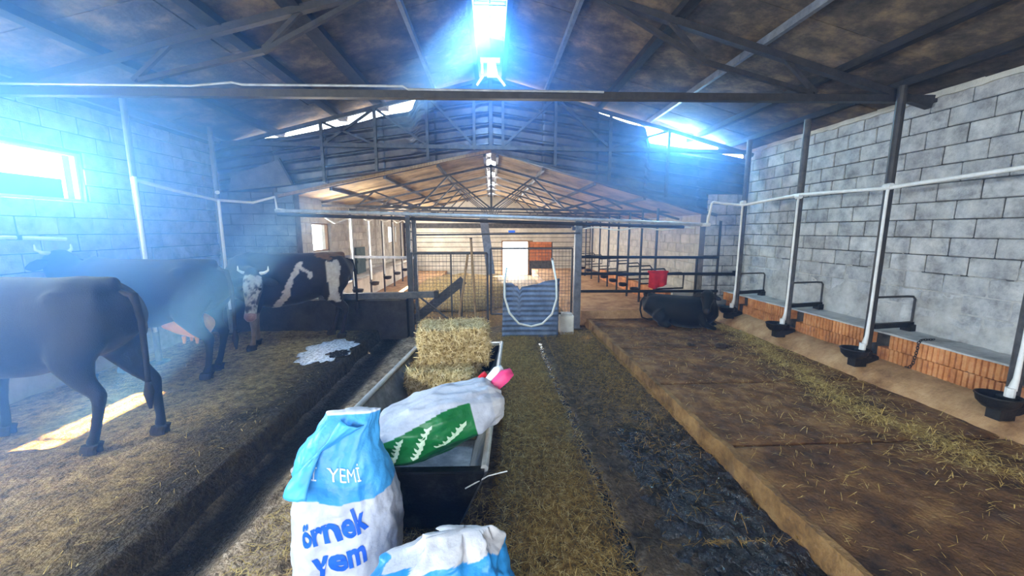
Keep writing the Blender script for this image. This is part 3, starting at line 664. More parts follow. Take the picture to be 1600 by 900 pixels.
for k, (a, b, lab) in enumerate((((-.62, 6.70, .14), (-.42, 6.82, 1.48), 'shorter wooden pole leaning on the mesh gate'), ((-.28, 6.70, .14), (-.36, 6.82, 1.75), 'taller wooden pole leaning on the mesh gate'))):
    t = thing('wooden_pole', (a[0], a[1], 0), lab, 'pole', 'poles leaning on the gate')
    MB().tube([(a[0] - (b[0] - a[0]) * .09, a[1] - .01, .005), a, b], .021, 8).build('shaft', M['wood'], t); MB().tube([Vector(b), Vector(b) + Vector((0, 0, .02))], .024, 8).build('worn_tip', M['timber'], t)
t = thing('timber_plank', (-1.0, 7.4, 0), 'soiled plank lying on a slant behind the mesh gate', 'plank')
MB().bar((-1.55, 7.4, .15), (-.55, 7.5, .95), .05, .17, (0, 0, 1)).build('plank', M['timber'], t); MB().bar((-.6, 7.5, 0), (-.6, 7.5, .9), .05).build('prop', M['timber'], t)
# corrugated sheet leaning in the gateway
t = thing('corrugated_panel', (.68, 6.7, 0), 'blue-grey corrugated sheet blocking the gateway, its top edge torn', 'metal sheet')
vs = []; fs = []; nx, nz = 24, 110
for i in range(nx + 1):
    x = .17 + 1.0 * i / nx; s = (x - .17); top = .98 + (.0 if x < .45 else -.09 + .17 * (x - .45) / .7) - (.05 if .36 < x < .5 else 0) + .02 * fbm((x * 7, 1, 1))
    for j in range(nz + 1):
        z = .02 + (top - .02) * j / nz; vs.append((x + .03 * j / nz, 6.66 + .10 * j / nz + .011 * math.sin(z / .088 * 2 * math.pi) + .01 * math.sin(x * 4), z))
for i in range(nx):
    for j in range(nz): a = i * (nz + 1) + j; fs.append((a, a + nz + 1, a + nz + 2, a + 1))
o = MB().add(vs, fs).build('sheet', M['corr2'], t, smooth=True); m_ = o.modifiers.new('t', 'SOLIDIFY'); m_.thickness = .004
MB().bar((.20, 6.78, 0), (.23, 6.86, 1.0), .03).build('batten', M['timber'], t)
t = thing('hanging_hose', (.68, 6.6, .2), 'pale hose hanging in a U over the corrugated sheet', 'hose')
MB().tube([(.26, 6.72, 1.26), (.22, 6.68, 1.02), (.22, 6.62, .75), (.30, 6.60, .48), (.46, 6.59, .29), (.68, 6.59, .23), (.88, 6.59, .28), (1.05, 6.60, .45), (1.13, 6.62, .72), (1.13, 6.68, 1.02), (1.06, 6.76, 1.40)], .019, 10).build('tube', M['hose'], t, smooth=True)
MB().tube([(1.062, 6.758, 1.38), (1.058, 6.762, 1.42)], .024, 10).build('end_fitting', M['steelgrey'], t)
t = thing('block_pile', (1.4, 7.0, 0), 'pale concrete block standing under the right end of the mesh panel', 'block')
MB().box(1.24, 1.5, 6.85, 7.05, 0, .36).build('block', M['lightwall'], t, bevel=.015); MB().box(1.27, 1.47, 6.86, 7.03, .36, .40).build('mortar_cap', M['plaster'], t, bevel=.01)
# right railing in front of the lower hall
t = thing('stall_railing', (3.1, 7.3, .2), 'three-rail black tube railing behind the lying calf', 'railing')
for z, x1 in ((1.40, 4.38), (1.08, 4.76), (.74, 4.42)): MB().tube([(1.69, 7.28, z), (x1, 7.28, z - .02)], .028, 10).build('rail', M['black'], t)
for x, z0, z1 in ((3.98, .28, 1.36), (4.40, .28, 2.08)): MB().tube([(x, 7.31, z0), (x, 7.31, z1)], .024, 8).build('upright', M['black'], t)
MB().box(4.72, 4.80, 7.24, 7.32, 1.02, 1.12).build('end_bracket', M['black'], t)
MB().box(1.75, 4.5, 7.38, 7.5, .1, .33).build('plinth', M['curb'])['kind'] = 'structure'
ords = ['nearest', 'second nearest', 'third nearest', 'fourth nearest', 'fifth nearest', 'sixth nearest', 'seventh nearest', 'eighth nearest', 'farthest']
for k, (y, lb) in enumerate(zip((7.75, 8.55, 9.35, 10.15, 11.0, 11.9, 12.8, 13.7, 14.7), ords)):
    t = thing('stall_post', (3.35, y, .28), f'thin black stall post in the lower hall behind the railing, {lb} in its row', 'post', 'stall posts of the lower hall, right row')
    MB().tube([(3.35, y, .28), (3.35, y, 2.34)], .026, 8).build('pole', M['steel'], t)
    MB().tube([(3.37, y - .02, 1.02), (3.9, y - .02, 1.04), (3.95, y - .02, .98), (3.95, y - .02, .72), (3.37, y - .02, .70)], .018, 6).build('divider_loop', M['black'], t)
    MB().lathe([(.02, 0), (.10, .02), (.12, .09), (.10, .09), (.06, .03)], (3.25, y, .52), 12).build('bowl', M['black'], t)
    MB().bar((3.35, y, .55), (3.25, y, .55), .04).build('bowl_bracket', M['black'], t)
# far manger (orange bricks continue)
t = thing('manger_wall', (3.9, 10, .28), 'orange hollow-brick manger in the lower hall seen through the railing', 'manger')
for row in range(2):
    y = 7.9 + (.12 if row else 0)
    while y < 13: copy_mesh('brick', random.choice(RB), (3.72, y, .282 + row * .16), t); y += .252
MB().box(3.78, 4.2, 7.8, 13.2, .28, .60).build('mortar_fill', M['lightwall'], t)
t = thing('red_cloth', (3.2, 8.0, 1.0), 'crumpled red cloth hung over the rail behind the lying calf', 'cloth')
vs = []; fs = []
for i in range(16):
    for j in range(10):
        u = i / 15; v = j / 9; vs.append((3.02 + .36 * u, 7.235 + .02 * math.sin(u * 14) * v - (.0 if j else -.05), 1.115 - .34 * v * (1 - .35 * abs(u - .3)) + (.02 if j == 0 else 0)))
for i in range(15):
    for j in range(9): a = i * 10 + j; fs.append((a, a + 10, a + 11, a + 1))
o = MB().add(vs, fs).build('fabric', M['red'], t, smooth=True); o.modifiers.new('t', 'SOLIDIFY').thickness = .008
MB().tube([(3.0, 7.255, 1.115), (3.4, 7.255, 1.112)], .018, 8).build('top_fold', M['red'], t)
# left side low wall and beam
lw = MB().box(-4.98, -1.5, 6.74, 6.92, 0, .70).build('low_wall', M['lowwall']); lw['kind'] = 'structure'
t = thing('wooden_beam', (-1.8, 6.66, .8), 'dark square beam lying on the low wall behind the standing cow', 'beam')
MB().bar((-3.0, 6.82, .755), (-.95, 6.70, .80), .11, .10).build('beam', M['steelmid'], t); MB().box(-1.0, -.93, 6.64, 6.75, .74, .86).build('end_cap', M['black'], t)
MB().bar((-2.2, 6.78, .70), (-1.6, 6.76, .705), .1, .02).build('packer', M['timber'], t)
for k, (y, lb) in enumerate(zip((8.5, 9.7, 10.9, 12.0, 13.1, 14.2), ords)):
    t = thing('stall_post', (-3.0, y, .2), f'pale stall post in the lower hall behind the patched cow, {lb if k < 5 else "farthest"} in its row', 'post', 'stall posts of the lower hall, left row')
    MB().tube([(-3.0, y, .2), (-3.0, y, 2.36)], .026, 8).build('pole', M['steelmid'], t); MB().tube([(-2.96, y - .05, 2.15), (-2.96, y - .05, .7)], .02, 8).build('water_drop_pipe', M['pvc'], t)
    MB().lathe([(.02, 0), (.10, .02), (.12, .09), (.10, .09), (.06, .03)], (-2.9, y - .05, .55), 12).build('bowl', M['black'], t); MB().bar((-3, y, .58), (-2.9, y - .05, .6), .04).build('bowl_bracket', M['black'], t)
t = thing('cross_rail', (-2.6, 9.6, 1.2), 'grey horizontal rail across the left stalls of the lower hall', 'rail')
MB().bar((-3.6, 9.6, 1.27), (-1.9, 9.6, 1.24), .07, .06).build('rail', M['steelgrey'], t); MB().tube([(-1.92, 9.6, .2), (-1.92, 9.6, 2.3)], .03, 8).build('end_post', M['steel'], t)
t = thing('hose_line', (-3.0, 11, 2.1), 'pale hose looped along the left stall posts of the lower hall', 'hose')
MB().tube([(-3.5, 7.9, 2.3), (-3.2, 8.2, 2.05)] + [(-2.95, 8.5 + .3 * k, 2.18 + .05 * math.sin(k * 1.3)) for k in range(20)], .02, 6).build('tube', M['hose'], t)
t = thing('manger_wall', (-3.4, 11, .2), 'pale low manger wall below the left windows of the lower hall', 'manger')
MB().box(-3.6, -3.2, 7.8, 15.5, .2, .72).build('body', M['lightwall'], t, bevel=.02); MB().box(-3.6, -3.15, 7.8, 15.5, .72, .76).build('ledge', M['plaster'], t)
t = thing('bucket', (-3.35, 9.15, .76), 'blue plastic bucket on the manger behind the patched cow', 'bucket')
MB().lathe([(.01, 0), (.11, 0), (.14, .25), (.15, .25), (.15, .27), (.13, .27), (.10, .02), (.01, .02)], (-3.35, 9.15, .76), 18).build('body', M['bluep'], t, smooth=True)
MB().tube([(-3.35 + .15 * math.cos(a), 9.10, 1.0 - .08 * math.sin(a)) for a in [math.pi * k / 8 for k in range(9)]], .006, 6).build('bail', M['steelgrey'], t)
t = thing('door_leaf', (-3.55, 10.6, .76), 'dull green board standing on the manger in the lower hall', 'board')
MB().box(-3.56, -3.52, 10.3, 11.0, .76, 1.45).build('leaf', M['door'], t); MB().box(-3.52, -3.50, 10.32, 10.98, 1.05, 1.12).build('ledge', M['door'], t)
t = thing('hay_heap', (-.6, 9.8, 0), 'sunlit golden heap of hay behind the mesh gate', 'hay')
mb = MB(); R_ = []
for i in range(12):
    v = i / 11; r_ = 1.25 * math.cos(v * math.pi / 2) ** .8 + .01; R_.append([(-.8 + r_ * 1.1 * math.cos(q) * (1 + .12 * fbm((q, v * 3, 4))), 10.2 + r_ * math.sin(q), .0 + .75 * math.sin(v * math.pi / 2) + .06 * fbm((math.cos(q) * 2, math.sin(q) * 2, v * 4))) for q in [2 * math.pi * k / 28 for k in range(28)]])
MB().rings(R_).build('mound', M['haybed'], t, smooth=True)
# hanging sheet at the left of the gable
t = thing('loose_panel', (-4.1, 7.4, 2.6), 'pale tilted board fixed on the gable at the left corner', 'board')
MB().hexa([(-4.72, 7.40, 2.60), (-3.60, 7.40, 2.72), (-3.60, 7.44, 2.72), (-4.72, 7.44, 2.60), (-4.66, 7.40, 2.86), (-3.80, 7.40, 3.16), (-3.80, 7.44, 3.16), (-4.66, 7.44, 2.86)]).build('board', M['blockdark'], t)
MB().bar((-3.79, 7.39, 3.17), (-3.58, 7.39, 2.72), .035).build('edge_batten', M['steel'], t)

# ---------------------------------------------------------------- feed trough
tr = thing('feed_trough', (-.5, 3.2, 0), 'long metal feed trough with bright rim and black front end', 'trough')
T = {'fl': (-1.12, 2.06), 'fr': (-.05, 2.03), 'br': (.11, 4.52), 'bl': (-.87, 4.48)}
zr, zb = .55, .17
B = {'fl': (-.93, 2.12), 'fr': (-.21, 2.10), 'br': (-.06, 4.46), 'bl': (-.70, 4.42)}
def plate(name, a, b, m, th=.02):
    p = [Vector((*T[a], zr)), Vector((*T[b], zr)), Vector((*B[b], zb)), Vector((*B[a], zb))]; n = (p[1] - p[0]).cross(p[2] - p[0]).normalized() * th
    MB().hexa(p + [q + n for q in p]).build(name, m, tr)
plate('side_panel', 'fl', 'bl', M['galv']); plate('side_panel', 'br', 'fr', M['galv']); plate('front_panel', 'fr', 'fl', M['tblack'], .03); plate('rear_panel', 'bl', 'br', M['tblack'], .03)
MB().prism([B['fl'], B['fr'], B['br'], B['bl']], 'z', zb - .02, zb + .01).build('floor_pan', M['galv'], tr)
for a, b in (('fl', 'bl'), ('fr', 'br')): MB().tube([(*T[a], zr + .01), (*T[b], zr + .01)], .022, 10).build('rim_tube', M['rim'], tr)
MB().bar((*T['fl'], zr), (*T['fr'], zr), .05, .02).build('front_rim', M['tblack'], tr); MB().bar((*T['bl'], zr), (*T['br'], zr), .06, .03).build('rear_rim', M['rim'], tr)
for x, y in ((-.88, 2.2), (-.24, 2.2), (-.66, 4.35), (-.08, 4.35)): MB().bar((x, y, 0), (x, y, zb), .06).build('leg', M['black'], tr)
MB().tube([(-.16, 2.0, .46), (-.03, 2.02, .52), (.08, 2.03, .54)], .004, 6).build('latch_rod', M['rim'], tr)
# hay in the trough
def blades(n, fn, ln=(.05, .14), wd=(.002, .0045)):
    """fn(k)-> point, normal ; returns flat tapering blades lying about the surface"""
    V = []; Fc = []
    for k in range(n):
        p, nn = fn(); p = Vector(p); nn = Vector(nn).normalized()
        d = Vector((random.gauss(0, 1), random.gauss(0, 1), random.gauss(0, 1))); d = (d - nn * d.dot(nn) * random.uniform(.6, 1.0)).normalized()
        l = random.uniform(*ln); w_ = random.uniform(*wd); s = d.cross(nn)
        if s.length < 1e-3: continue
        s = s.normalized() * w_ / 2; q = p + nn * random.uniform(.001, .012); bend = nn * l * random.uniform(-.02, .12)
        i = len(V); V += [q - d * l / 2 - s, q - d * l / 2 + s, q + bend + s, q + bend - s, q + d * l / 2 + s * .4, q + d * l / 2 - s * .4]
        Fc += [(i, i + 1, i + 2, i + 3), (i + 3, i + 2, i + 4, i + 5)]
    return np.array([tuple(v) for v in V]), Fc
def bale(name, lab, c, size, rz, n):
    t = thing(name, (c[0], c[1], c[2] - size[2] / 2), lab, 'hay bale', 'hay bales in the trough'); bm = bmesh.new(); bmesh.ops.create_cube(bm, size=1); bmesh.ops.subdivide_edges(bm, edges=bm.edges, cuts=9, use_grid_fill=True)
    R = Matrix.Rotation(rz, 3, 'Z')
    for v in bm.verts:
        p = v.co.copy(); e = sum(1 for q in p if abs(q) > .45)
        p *= (1 - .045 * max(0, e - 1)); p = Vector((p.x * size[0], p.y * size[1], p.z * size[2])); p += p.normalized() * .03 * fbm(p * 7 + Vector(c)); v.co = R @ p + Vector(c)
    bm.normal_update(); mb = MB(); mb.v = [tuple(v.co) for v in bm.verts]; mb.f = [tuple(x.index for x in f.verts) for f in bm.faces]
    fc = [(f.calc_center_median().copy(), f.normal.copy(), [x.co.copy() for x in f.verts]) for f in bm.faces]; bm.free()
    mb.build('bale_body', M['haybed'], t, smooth=True)
    def fn():
        c_, n_, q = random.choice(fc); u, v = random.random(), random.random(); return (q[0] * (1 - u) + q[1] * u) * (1 - v) + (q[3] * (1 - u) + q[2] * u) * v, n_
    V, Fc = blades(n, fn, (.05, .15), (.004, .009)); o = from_np('loose_stems', V, Fc, M['hay'], t); o['kind'] = 'stuff'; return t
bale('hay_bale', 'upper pale hay bale stacked in the feed trough', (-.42, 4.15, .69), (.72, .50, .40), .12, 3800)
bale('hay_bale', 'lower hay bale squashed in the trough under the other bale', (-.50, 3.92, .36), (.66, .60, .34), -.1, 3600)
t = thing('hay_layer', (-.45, 3.2, .18), 'loose layer of hay covering the bottom of the trough', 'hay')
V_ = []; F_ = []
for j in range(40):
    y = 2.95 + 1.45 * j / 39
    for i in range(16):
        f = (y - 2.1) / 2.35; xl = -.93 + .23 * f - .02; xr = -.21 + .15 * f + .02; x = xl + (xr - xl) * i / 15; V_.append((x, y, .25 + .05 * fbm((x * 5, y * 5, 1))))
for j in range(39):
    for i in range(15): a = j * 16 + i; F_.append((a, a + 1, a + 17, a + 16))
o = MB().add(V_, F_).build('matted_layer', M['haybed'], t, smooth=True); o.modifiers.new('t', 'SOLIDIFY').thickness = .04
V, Fc = blades(2500, lambda: ((random.uniform(-.85, -.15), random.uniform(3.0, 4.4), .27), (0, 0, 1)), (.05, .14), (.003, .006)); from_np('loose_stems', V, Fc, M['hay'], t)['kind'] = 'stuff'

# ---------------------------------------------------------------- sacks
def sack(name, lab, spine, mt, paint, nu=180, nv=170, wr=.012, group=None, seed=0, ex=2.6):
    """spine: list of (v, centre, right half axis, front half axis)"""
    root = thing(name, (spine[0][1][0], spine[0][1][1], min(s[1][2] for s in spine)), lab, 'sack', group)
    vs_ = [s[0] for s in spine]
    def at(v, k):
        j = max(0, min(len(spine) - 2, int(np.searchsorted(vs_, v, 'right') - 1))); a = spine[j]; b = spine[j + 1]; f = (v - a[0]) / (b[0] - a[0])
        p0 = Vector(spine[max(0, j - 1)][k]); p1 = Vector(a[k]); p2 = Vector(b[k]); p3 = Vector(spine[min(len(spine) - 1, j + 2)][k])
        h = lambda A, B_, Cc, D: B_ + (Cc - A) * f * .5 + (A - B_ * 2.5 + Cc * 2 - D * .5) * f * f + (B_ * 1.5 - A * .5 - Cc * 1.5 + D * .5) * f ** 3
        return h(p0, p1, p2, p3)
    def P(u, v, off=0):
        c = at(v, 1); a = at(v, 2); b = at(v, 3); cu, su = math.cos(u), math.sin(u)
        x = math.copysign(abs(cu) ** (2 / ex), cu); y = math.copysign(abs(su) ** (2 / ex), su)
        d = a * x + b * y; L_ = d.length or 1e-6
        k = wr * (fbm((c.x * 3 + d.x * 7 + seed, c.y * 3 + d.y * 7, c.z * 5 + d.z * 6), 3) + .5 * abs(fbm((d.x * 16 + seed, d.y * 16, (c.z + d.z) * 9), 2)))
        cr = 1 - abs(noise.noise(Vector((c.x * 4 + d.x * 9 + seed, c.y * 4 + d.y * 9 + 2, (c.z + d.z) * 7)))) * 3; k += wr * .55 * max(0, cr)
        k += wr * .9 * math.sin(u * 5 + 3 * fbm((u, v * 3, seed))) * max(0, (v - .72)) * 2.5
        return c + d * (1 + k / L_) + d.normalized() * off
    V = []; cols = []
    for j in range(nv + 1):
        v = j / nv
        for i in range(nu):
            u = 2 * math.pi * i / nu; p = P(u, v); V.append(tuple(p)); cols.append(paint(u, v, p))
    Fc = [(j * nu + i, j * nu + (i + 1) % nu, (j + 1) * nu + (i + 1) % nu, (j + 1) * nu + i) for j in range(nv) for i in range(nu)]
    Fc += [tuple(range(nu))[::-1], tuple(nv * nu + i for i in range(nu))]
    o = MB().add(V, Fc).build('bag', mt, root, smooth=True); set_color(o.data, 'print', np.array([lin(c)[:3] for c in cols])); return root, P
def lettering(text, parent, P, u0, v0, su, sv, m, rot=0, off=.004, bold=.02, shear=0, name='lettering'):
    cu = bpy.data.curves.new('lettering', 'FONT'); cu.body = text; cu.size = 1; cu.offset = bold; cu.align_x = 'CENTER'; cu.align_y = 'CENTER'; cu.resolution_u = 3; cu.shear = shear
    ob = bpy.data.objects.new('lettering', cu); C.objects.link(ob); dg = bpy.context.evaluated_depsgraph_get(); me = bpy.data.meshes.new_from_object(ob.evaluated_get(dg)); bpy.data.objects.remove(ob)
    bm = bmesh.new(); bm.from_mesh(me); bmesh.ops.triangulate(bm, faces=bm.faces)
    for _ in range(2): bmesh.ops.subdivide_edges(bm, edges=[e for e in bm.edges if e.calc_length() > .09], cuts=1)
    cr, sr = math.cos(rot), math.sin(rot)
    for v in bm.verts:
        x, y = v.co.x * cr - v.co.y * sr, v.co.x * sr + v.co.y * cr; v.co = P(u0 + x * su, v0 + y * sv, off) - ORG[parent]
    bm.to_mesh(me); bm.free(); me.materials.clear(); me.materials.append(m)
    o = bpy.data.objects.new(name, me); C.objects.link(o); o.parent = parent; ORG[o] = ORG[parent]; return o
WHITE = (196, 200, 210); SKY = (74, 168, 232); DEEP = (40, 132, 206)
cn = -math.pi / 2
def paint1(u, v, p):
    if v > .985: return (226, 232, 240)
    if v > .655 + .02 * math.sin(u): return SKY if v > .70 or math.cos(u - cn) < .6 else (60, 156, 226)
    if v < .05: return (40, 90, 190)
    return WHITE
s1, P1 = sack('feed_sack', 'upright white feed sack with blue top and blue lettering', [
    (0, (-.77, 1.80, .01), (.20, -.02, 0), (0, .14, 0)), (.04, (-.75, 1.80, .03), (.245, -.02, 0), (0, .17, 0)), (.25, (-.735, 1.80, .26), (.258, -.02, 0), (.01, .185, 0)), (.5, (-.725, 1.80, .52), (.245, 0, 0), (.01, .17, 0)),
    (.66, (-.725, 1.79, .69), (.22, 0, -.01), (.02, .14, 0)), (.8, (-.735, 1.78, .84), (.19, 0, -.01), (.02, .10, .0)), (.92, (-.70, 1.78, .97), (.125, .01, 0), (.01, .05, 0)), (1, (-.67, 1.79, 1.045), (.105, .01, .0), (0, .018, 0))], M['sack'], paint1, seed=1, wr=.014)
lettering('örnek', s1, P1, cn - .02, .515, .43, .155, M['inkblue'], rot=.24, bold=.035); lettering('yem', s1, P1, cn + .12, .385, .43, .155, M['inkblue'], rot=.24, bold=.035)
lettering('Sİ', s1, P1, cn - .24, .757, .27, .08, M['inkwhite'], rot=-.05, bold=.0); lettering('YEMİ', s1, P1, cn + .30, .75, .27, .08, M['inkwhite'], rot=-.05, bold=.0)
lettering('15 kg', s1, P1, cn + 1.02, .42, .12, .035, M['inkblack'], rot=-1.4, bold=.0) if False else None
# blue flap folded over to the left
vs = []; fs = []
for i in range(22):
    for j in range(26):
        a = i / 21; b = j / 25
        x = -.74 - .19 * math.sin(b * 1.75) ** 1.0 * (.25 + .75 * math.sin(math.pi * min(1, .15 + a * .85) * .62)) + .03 * (1 - a)
        z = 1.03 - .30 * b - .05 * a * (1 - b); y = 1.60 + .14 * a + .05 * (1 - b) - .05 * math.sin(math.pi * a) + .012 * fbm((a * 4, b * 5, 2)); vs.append((x + .16 * a * (1 - b) - .02 * b, y - .02 + .10 * (1 - b) * (1 - a), z))
for i in range(21):
    for j in range(25): q = i * 26 + j; fs.append((q, q + 26, q + 27, q + 1))
o = MB().add(vs, fs).build('folded_flap', M['skyplastic'], s1, smooth=True); o.modifiers.new('t', 'SOLIDIFY').thickness = .006
def paint2(u, v, p):
    e = 2.52 + .14 * math.sin(v * 7) - .25 * max(0, v - .5)
    if .10 < v < .76 and e < u < 4.3: return (24, 112, 56) if u < 3.5 else (16, 78, 42)
    if v <= .10 and 2.6 < u < 4.3: return (52, 140, 150)
    return (190, 196, 208) if v < .9 else (206, 208, 212)
s2, P2 = sack('feed_sack', 'white and green feed sack lying across the trough with a pink torn mouth', [
    (0, (-.69, 2.20, .64), (.0, .12, .02), (0, -.02, .05)), (.05, (-.67, 2.21, .66), (.01, .17, .03), (-.02, -.02, .11)), (.3, (-.50, 2.25, .70), (.0, .22, .02), (-.03, -.02, .15)), (.55, (-.30, 2.31, .755), (-.02, .22, .02), (-.03, -.02, .155)),
    (.75, (-.14, 2.36, .79), (-.02, .20, .02), (-.03, -.02, .13)), (.9, (-.02, 2.42, .80), (-.03, .16, .02), (-.02, -.02, .12)), (1, (.045, 2.45, .80), (-.03, .10, .02), (0, -.02, .075))], M['sack'], lambda u, v, p: paint2(math.pi - u if False else u, v, p), seed=5, wr=.024)
# wheat ears printed on the green side
for (v0, u0, dv, du) in ((.18, 3.55, .12, -.75), (.34, 3.5, .13, -.75), (.48, 3.45, .22, -.35)):
    mb = MB()
    for k in range(7):
        f = k / 7; uc = u0 + du * f; vc = v0 + dv * f
        for s in (-1, 1):
            q = [P2(uc, vc, .004), P2(uc - .06 + s * .03, vc + s * .022 + .012, .004), P2(uc - .15, vc + s * .026 + .016, .004), P2(uc - .09, vc + .008, .004)]; mb.add(q, [(0, 1, 2, 3)])
    mb.build('wheat_ear_print', M['inkgreen'], s2)
# pink and red torn mouth of the sack
def ribbon(name, pts, wd, m, parent, up):
    vs = []; fs = []
    for k, p in enumerate(pts):
        p = Vector(p); u_ = Vector(up) * wd[k]; vs += [p - u_, p - u_ * .33 + Vector((0, -.012, .006)), p + u_ * .33 + Vector((0, .008, 0)), p + u_]
    for k in range(len(pts) - 1):
        for j in range(3): a = k * 4 + j; fs.append((a, a + 4, a + 5, a + 1))
    o = MB().add(vs, fs).build(name, m, parent, smooth=True); o.modifiers.new('t', 'SOLIDIFY').thickness = .004
ribbon('pink_strip', [(-.035, 2.44, .83), (.02, 2.46, .88), (.08, 2.48, .93), (.13, 2.50, .955)], [.03, .045, .05, .03], M['pinkp'], s2, (.45, -.3, -.7))
ribbon('white_strip', [(-.07, 2.46, .85), (-.02, 2.48, .90), (.03, 2.50, .95), (.07, 2.52, .97)], [.03, .04, .045, .03], M['inkwhite'], s2, (.45, -.3, -.7))
ribbon('red_strip', [(-.11, 2.47, .86), (-.075, 2.49, .90), (-.04, 2.51, .935)], [.03, .04, .03], M['redp'], s2, (.45, -.3, -.7))
def paint3(u, v, p):
    if v < .83 + .05 * max(0, -math.sin(u)) + .015 * math.sin(7 * u): return (46, 140, 206) if v > .45 else (210, 212, 218)
    return (196, 195, 197)
s3, P3 = sack('feed_sack', 'crumpled white sack with blue band nearest the camera', [
    (0, (-.22, 1.36, .01), (.26, 0, 0), (0, .15, 0)), (.05, (-.22, 1.36, .03), (.30, 0, 0), (0, .18, 0)), (.4, (-.235, 1.36, .30), (.33, 0, 0), (0, .18, 0)), (.6, (-.24, 1.37, .46), (.31, 0, .01), (0, .16, 0)),
    (.8, (-.215, 1.39, .58), (.25, 0, .03), (0, .12, 0)), (.93, (-.165, 1.41, .655), (.15, 0, .035), (0, .06, 0)), (1, (-.155, 1.42, .69), (.115, 0, .012), (0, .014, 0))], M['sack'], paint3, seed=9, wr=.030)
ribbon('torn_corner', [(.0, 1.34, .46), (.05, 1.34, .48), (.085, 1.35, .43)], [.05, .06, .02], M['inkwhite'], s3, (.3, 0, .9))

# ---------------------------------------------------------------- puddle, dung, straw
def blob_disc(c, rx, ry, seed, n=60, h=.012):
    rings = []
    for q, f in ((0, 1.0), (1, .93), (2, .6), (3, .2)):
        rings.append([(c[0] + rx * f * math.cos(a) * (1 + .5 * fbm((math.cos(a) * 2.2 + seed, math.sin(a) * 2.2, 3))), c[1] + ry * f * math.sin(a) * (1 + .5 * fbm((math.cos(a) * 2.2 + seed, math.sin(a) * 2.2, 3))), c[2] + (0, h * .7, h, h)[q]) for a in [2 * math.pi * k / n for k in range(n)]])
    return MB().rings(rings)
t = thing('foamy_puddle', (-2.35, 5.6, .17), 'white foamy puddle with a dark hole on the left platform edge', 'puddle')
blob_disc((-2.38, 5.55, .176), .36, .55, 4, h=.014).build('foam', M['foam'], t, smooth=True); blob_disc((-2.16, 5.36, .186), .15, .17, 8, h=.008).build('drain_hole', M['wet'], t, smooth=True)
def dung(c, r, seed, lab):
    t = thing('dung_pat', c, lab, 'dung', 'dung on the right platform'); rnd = random.Random(seed)
    for k in range(6):
        a = rnd.uniform(0, 6.28); d = r * rnd.uniform(.1, .7); rr = r * rnd.uniform(.35, .6); h = rr * rnd.uniform(.7, 1.1)
        MB().lathe([(rr * .9, 0), (rr, h * .25), (rr * .85, h * .6), (rr * .45, h * .95), (.002, h)], (c[0] + d * math.cos(a), c[1] + d * math.sin(a) * .8, c[2] - .003), 12).build('lump', M['dung'], t, smooth=True)
dung((3.42, 5.42, PT), .11, 1, 'larger dung pat on the right platform near the lying calf'); dung((3.02, 5.55, PT), .07, 2, 'smaller dung pat on the right platform left of the larger one')
def strew(name, lab, n, fn, m, ln=(.04, .12), wd=(.002, .0045)):
    V, Fc = blades(n, fn, ln, wd); o = from_np(name, V, Fc, m); tag(o, lab, 'straw', kind='stuff'); return o
def lane():
    while True:
        y = 1.0 + 5.9 * random.random() ** 1.3; x = random.gauss(.38, .23) + .03 * math.sin(y * 3)
        if -.12 < x < .84 and not (x < .14 and 2.0 < y < 4.5 and x < -.05 + .07 * (y - 2)): return (x, y, .035 + .014 * fbm((x * 2.2, y * 2.2, 0))), (0, 0, 1)
strew('straw_lane', 'strip of trodden straw along the middle alley', 26000, lane, M['strawdull'], (.03, .10), (.002, .0042))
strew('straw_lane_top', 'paler loose stalks lying on the middle straw strip', 4200, lane, M['straw'], (.04, .12), (.002, .0038))
def near_trough():
    return (random.uniform(-1.5, .1), random.uniform(1.1, 2.6), .012), (0, 0, 1)
strew('straw_scatter', 'straw scattered on the ground around the sacks and trough front', 3200, near_trough, M['straw'], (.03, .1))
def pileR():
    y = 7.0 - 4.2 * abs(random.gauss(0, .45)); x = random.gauss(1.45, .28)
    return (min(1.84, max(.92, x)), max(2.0, y), .03 + .02 * random.random()), (0, 0, 1)
strew('straw_drift', 'dull straw drift between the channel and the right platform', 9000, pileR, M['strawdull'], (.03, .1))
def rp():
    y = 2.0 + 4.8 * random.random(); x = 3.9 + .25 * math.sin(y * 1.3) + random.gauss(0, random.choice((.08, .16, .34))) + .18 * fbm((y * 2.2, 0, 5)) - .12 * (y < 3.6)
    return (min(4.25, x), y, PT + .008), (0, 0, 1)
strew('straw_band', 'golden straw band scattered along the right curb on the platform', 5200, rp, M['strawgold'], (.04, .14), (.003, .006))
def rp2():
    return (random.uniform(1.95, 4.2), random.uniform(1.4, 6.6), PT + .006), (0, 0, 1)
strew('straw_flecks', 'sparse straw flecks on the right slab platform', 1500, rp2, M['strawgold'], (.03, .11))
def lf(): return (random.uniform(-4.6, -2.1), random.uniform(1.5, 6.5), PT + .012), (0, 0, 1)
strew('straw_litter', 'sparse straw litter on the left platform under the cows', 1500, lf, M['straw'], (.02, .07))
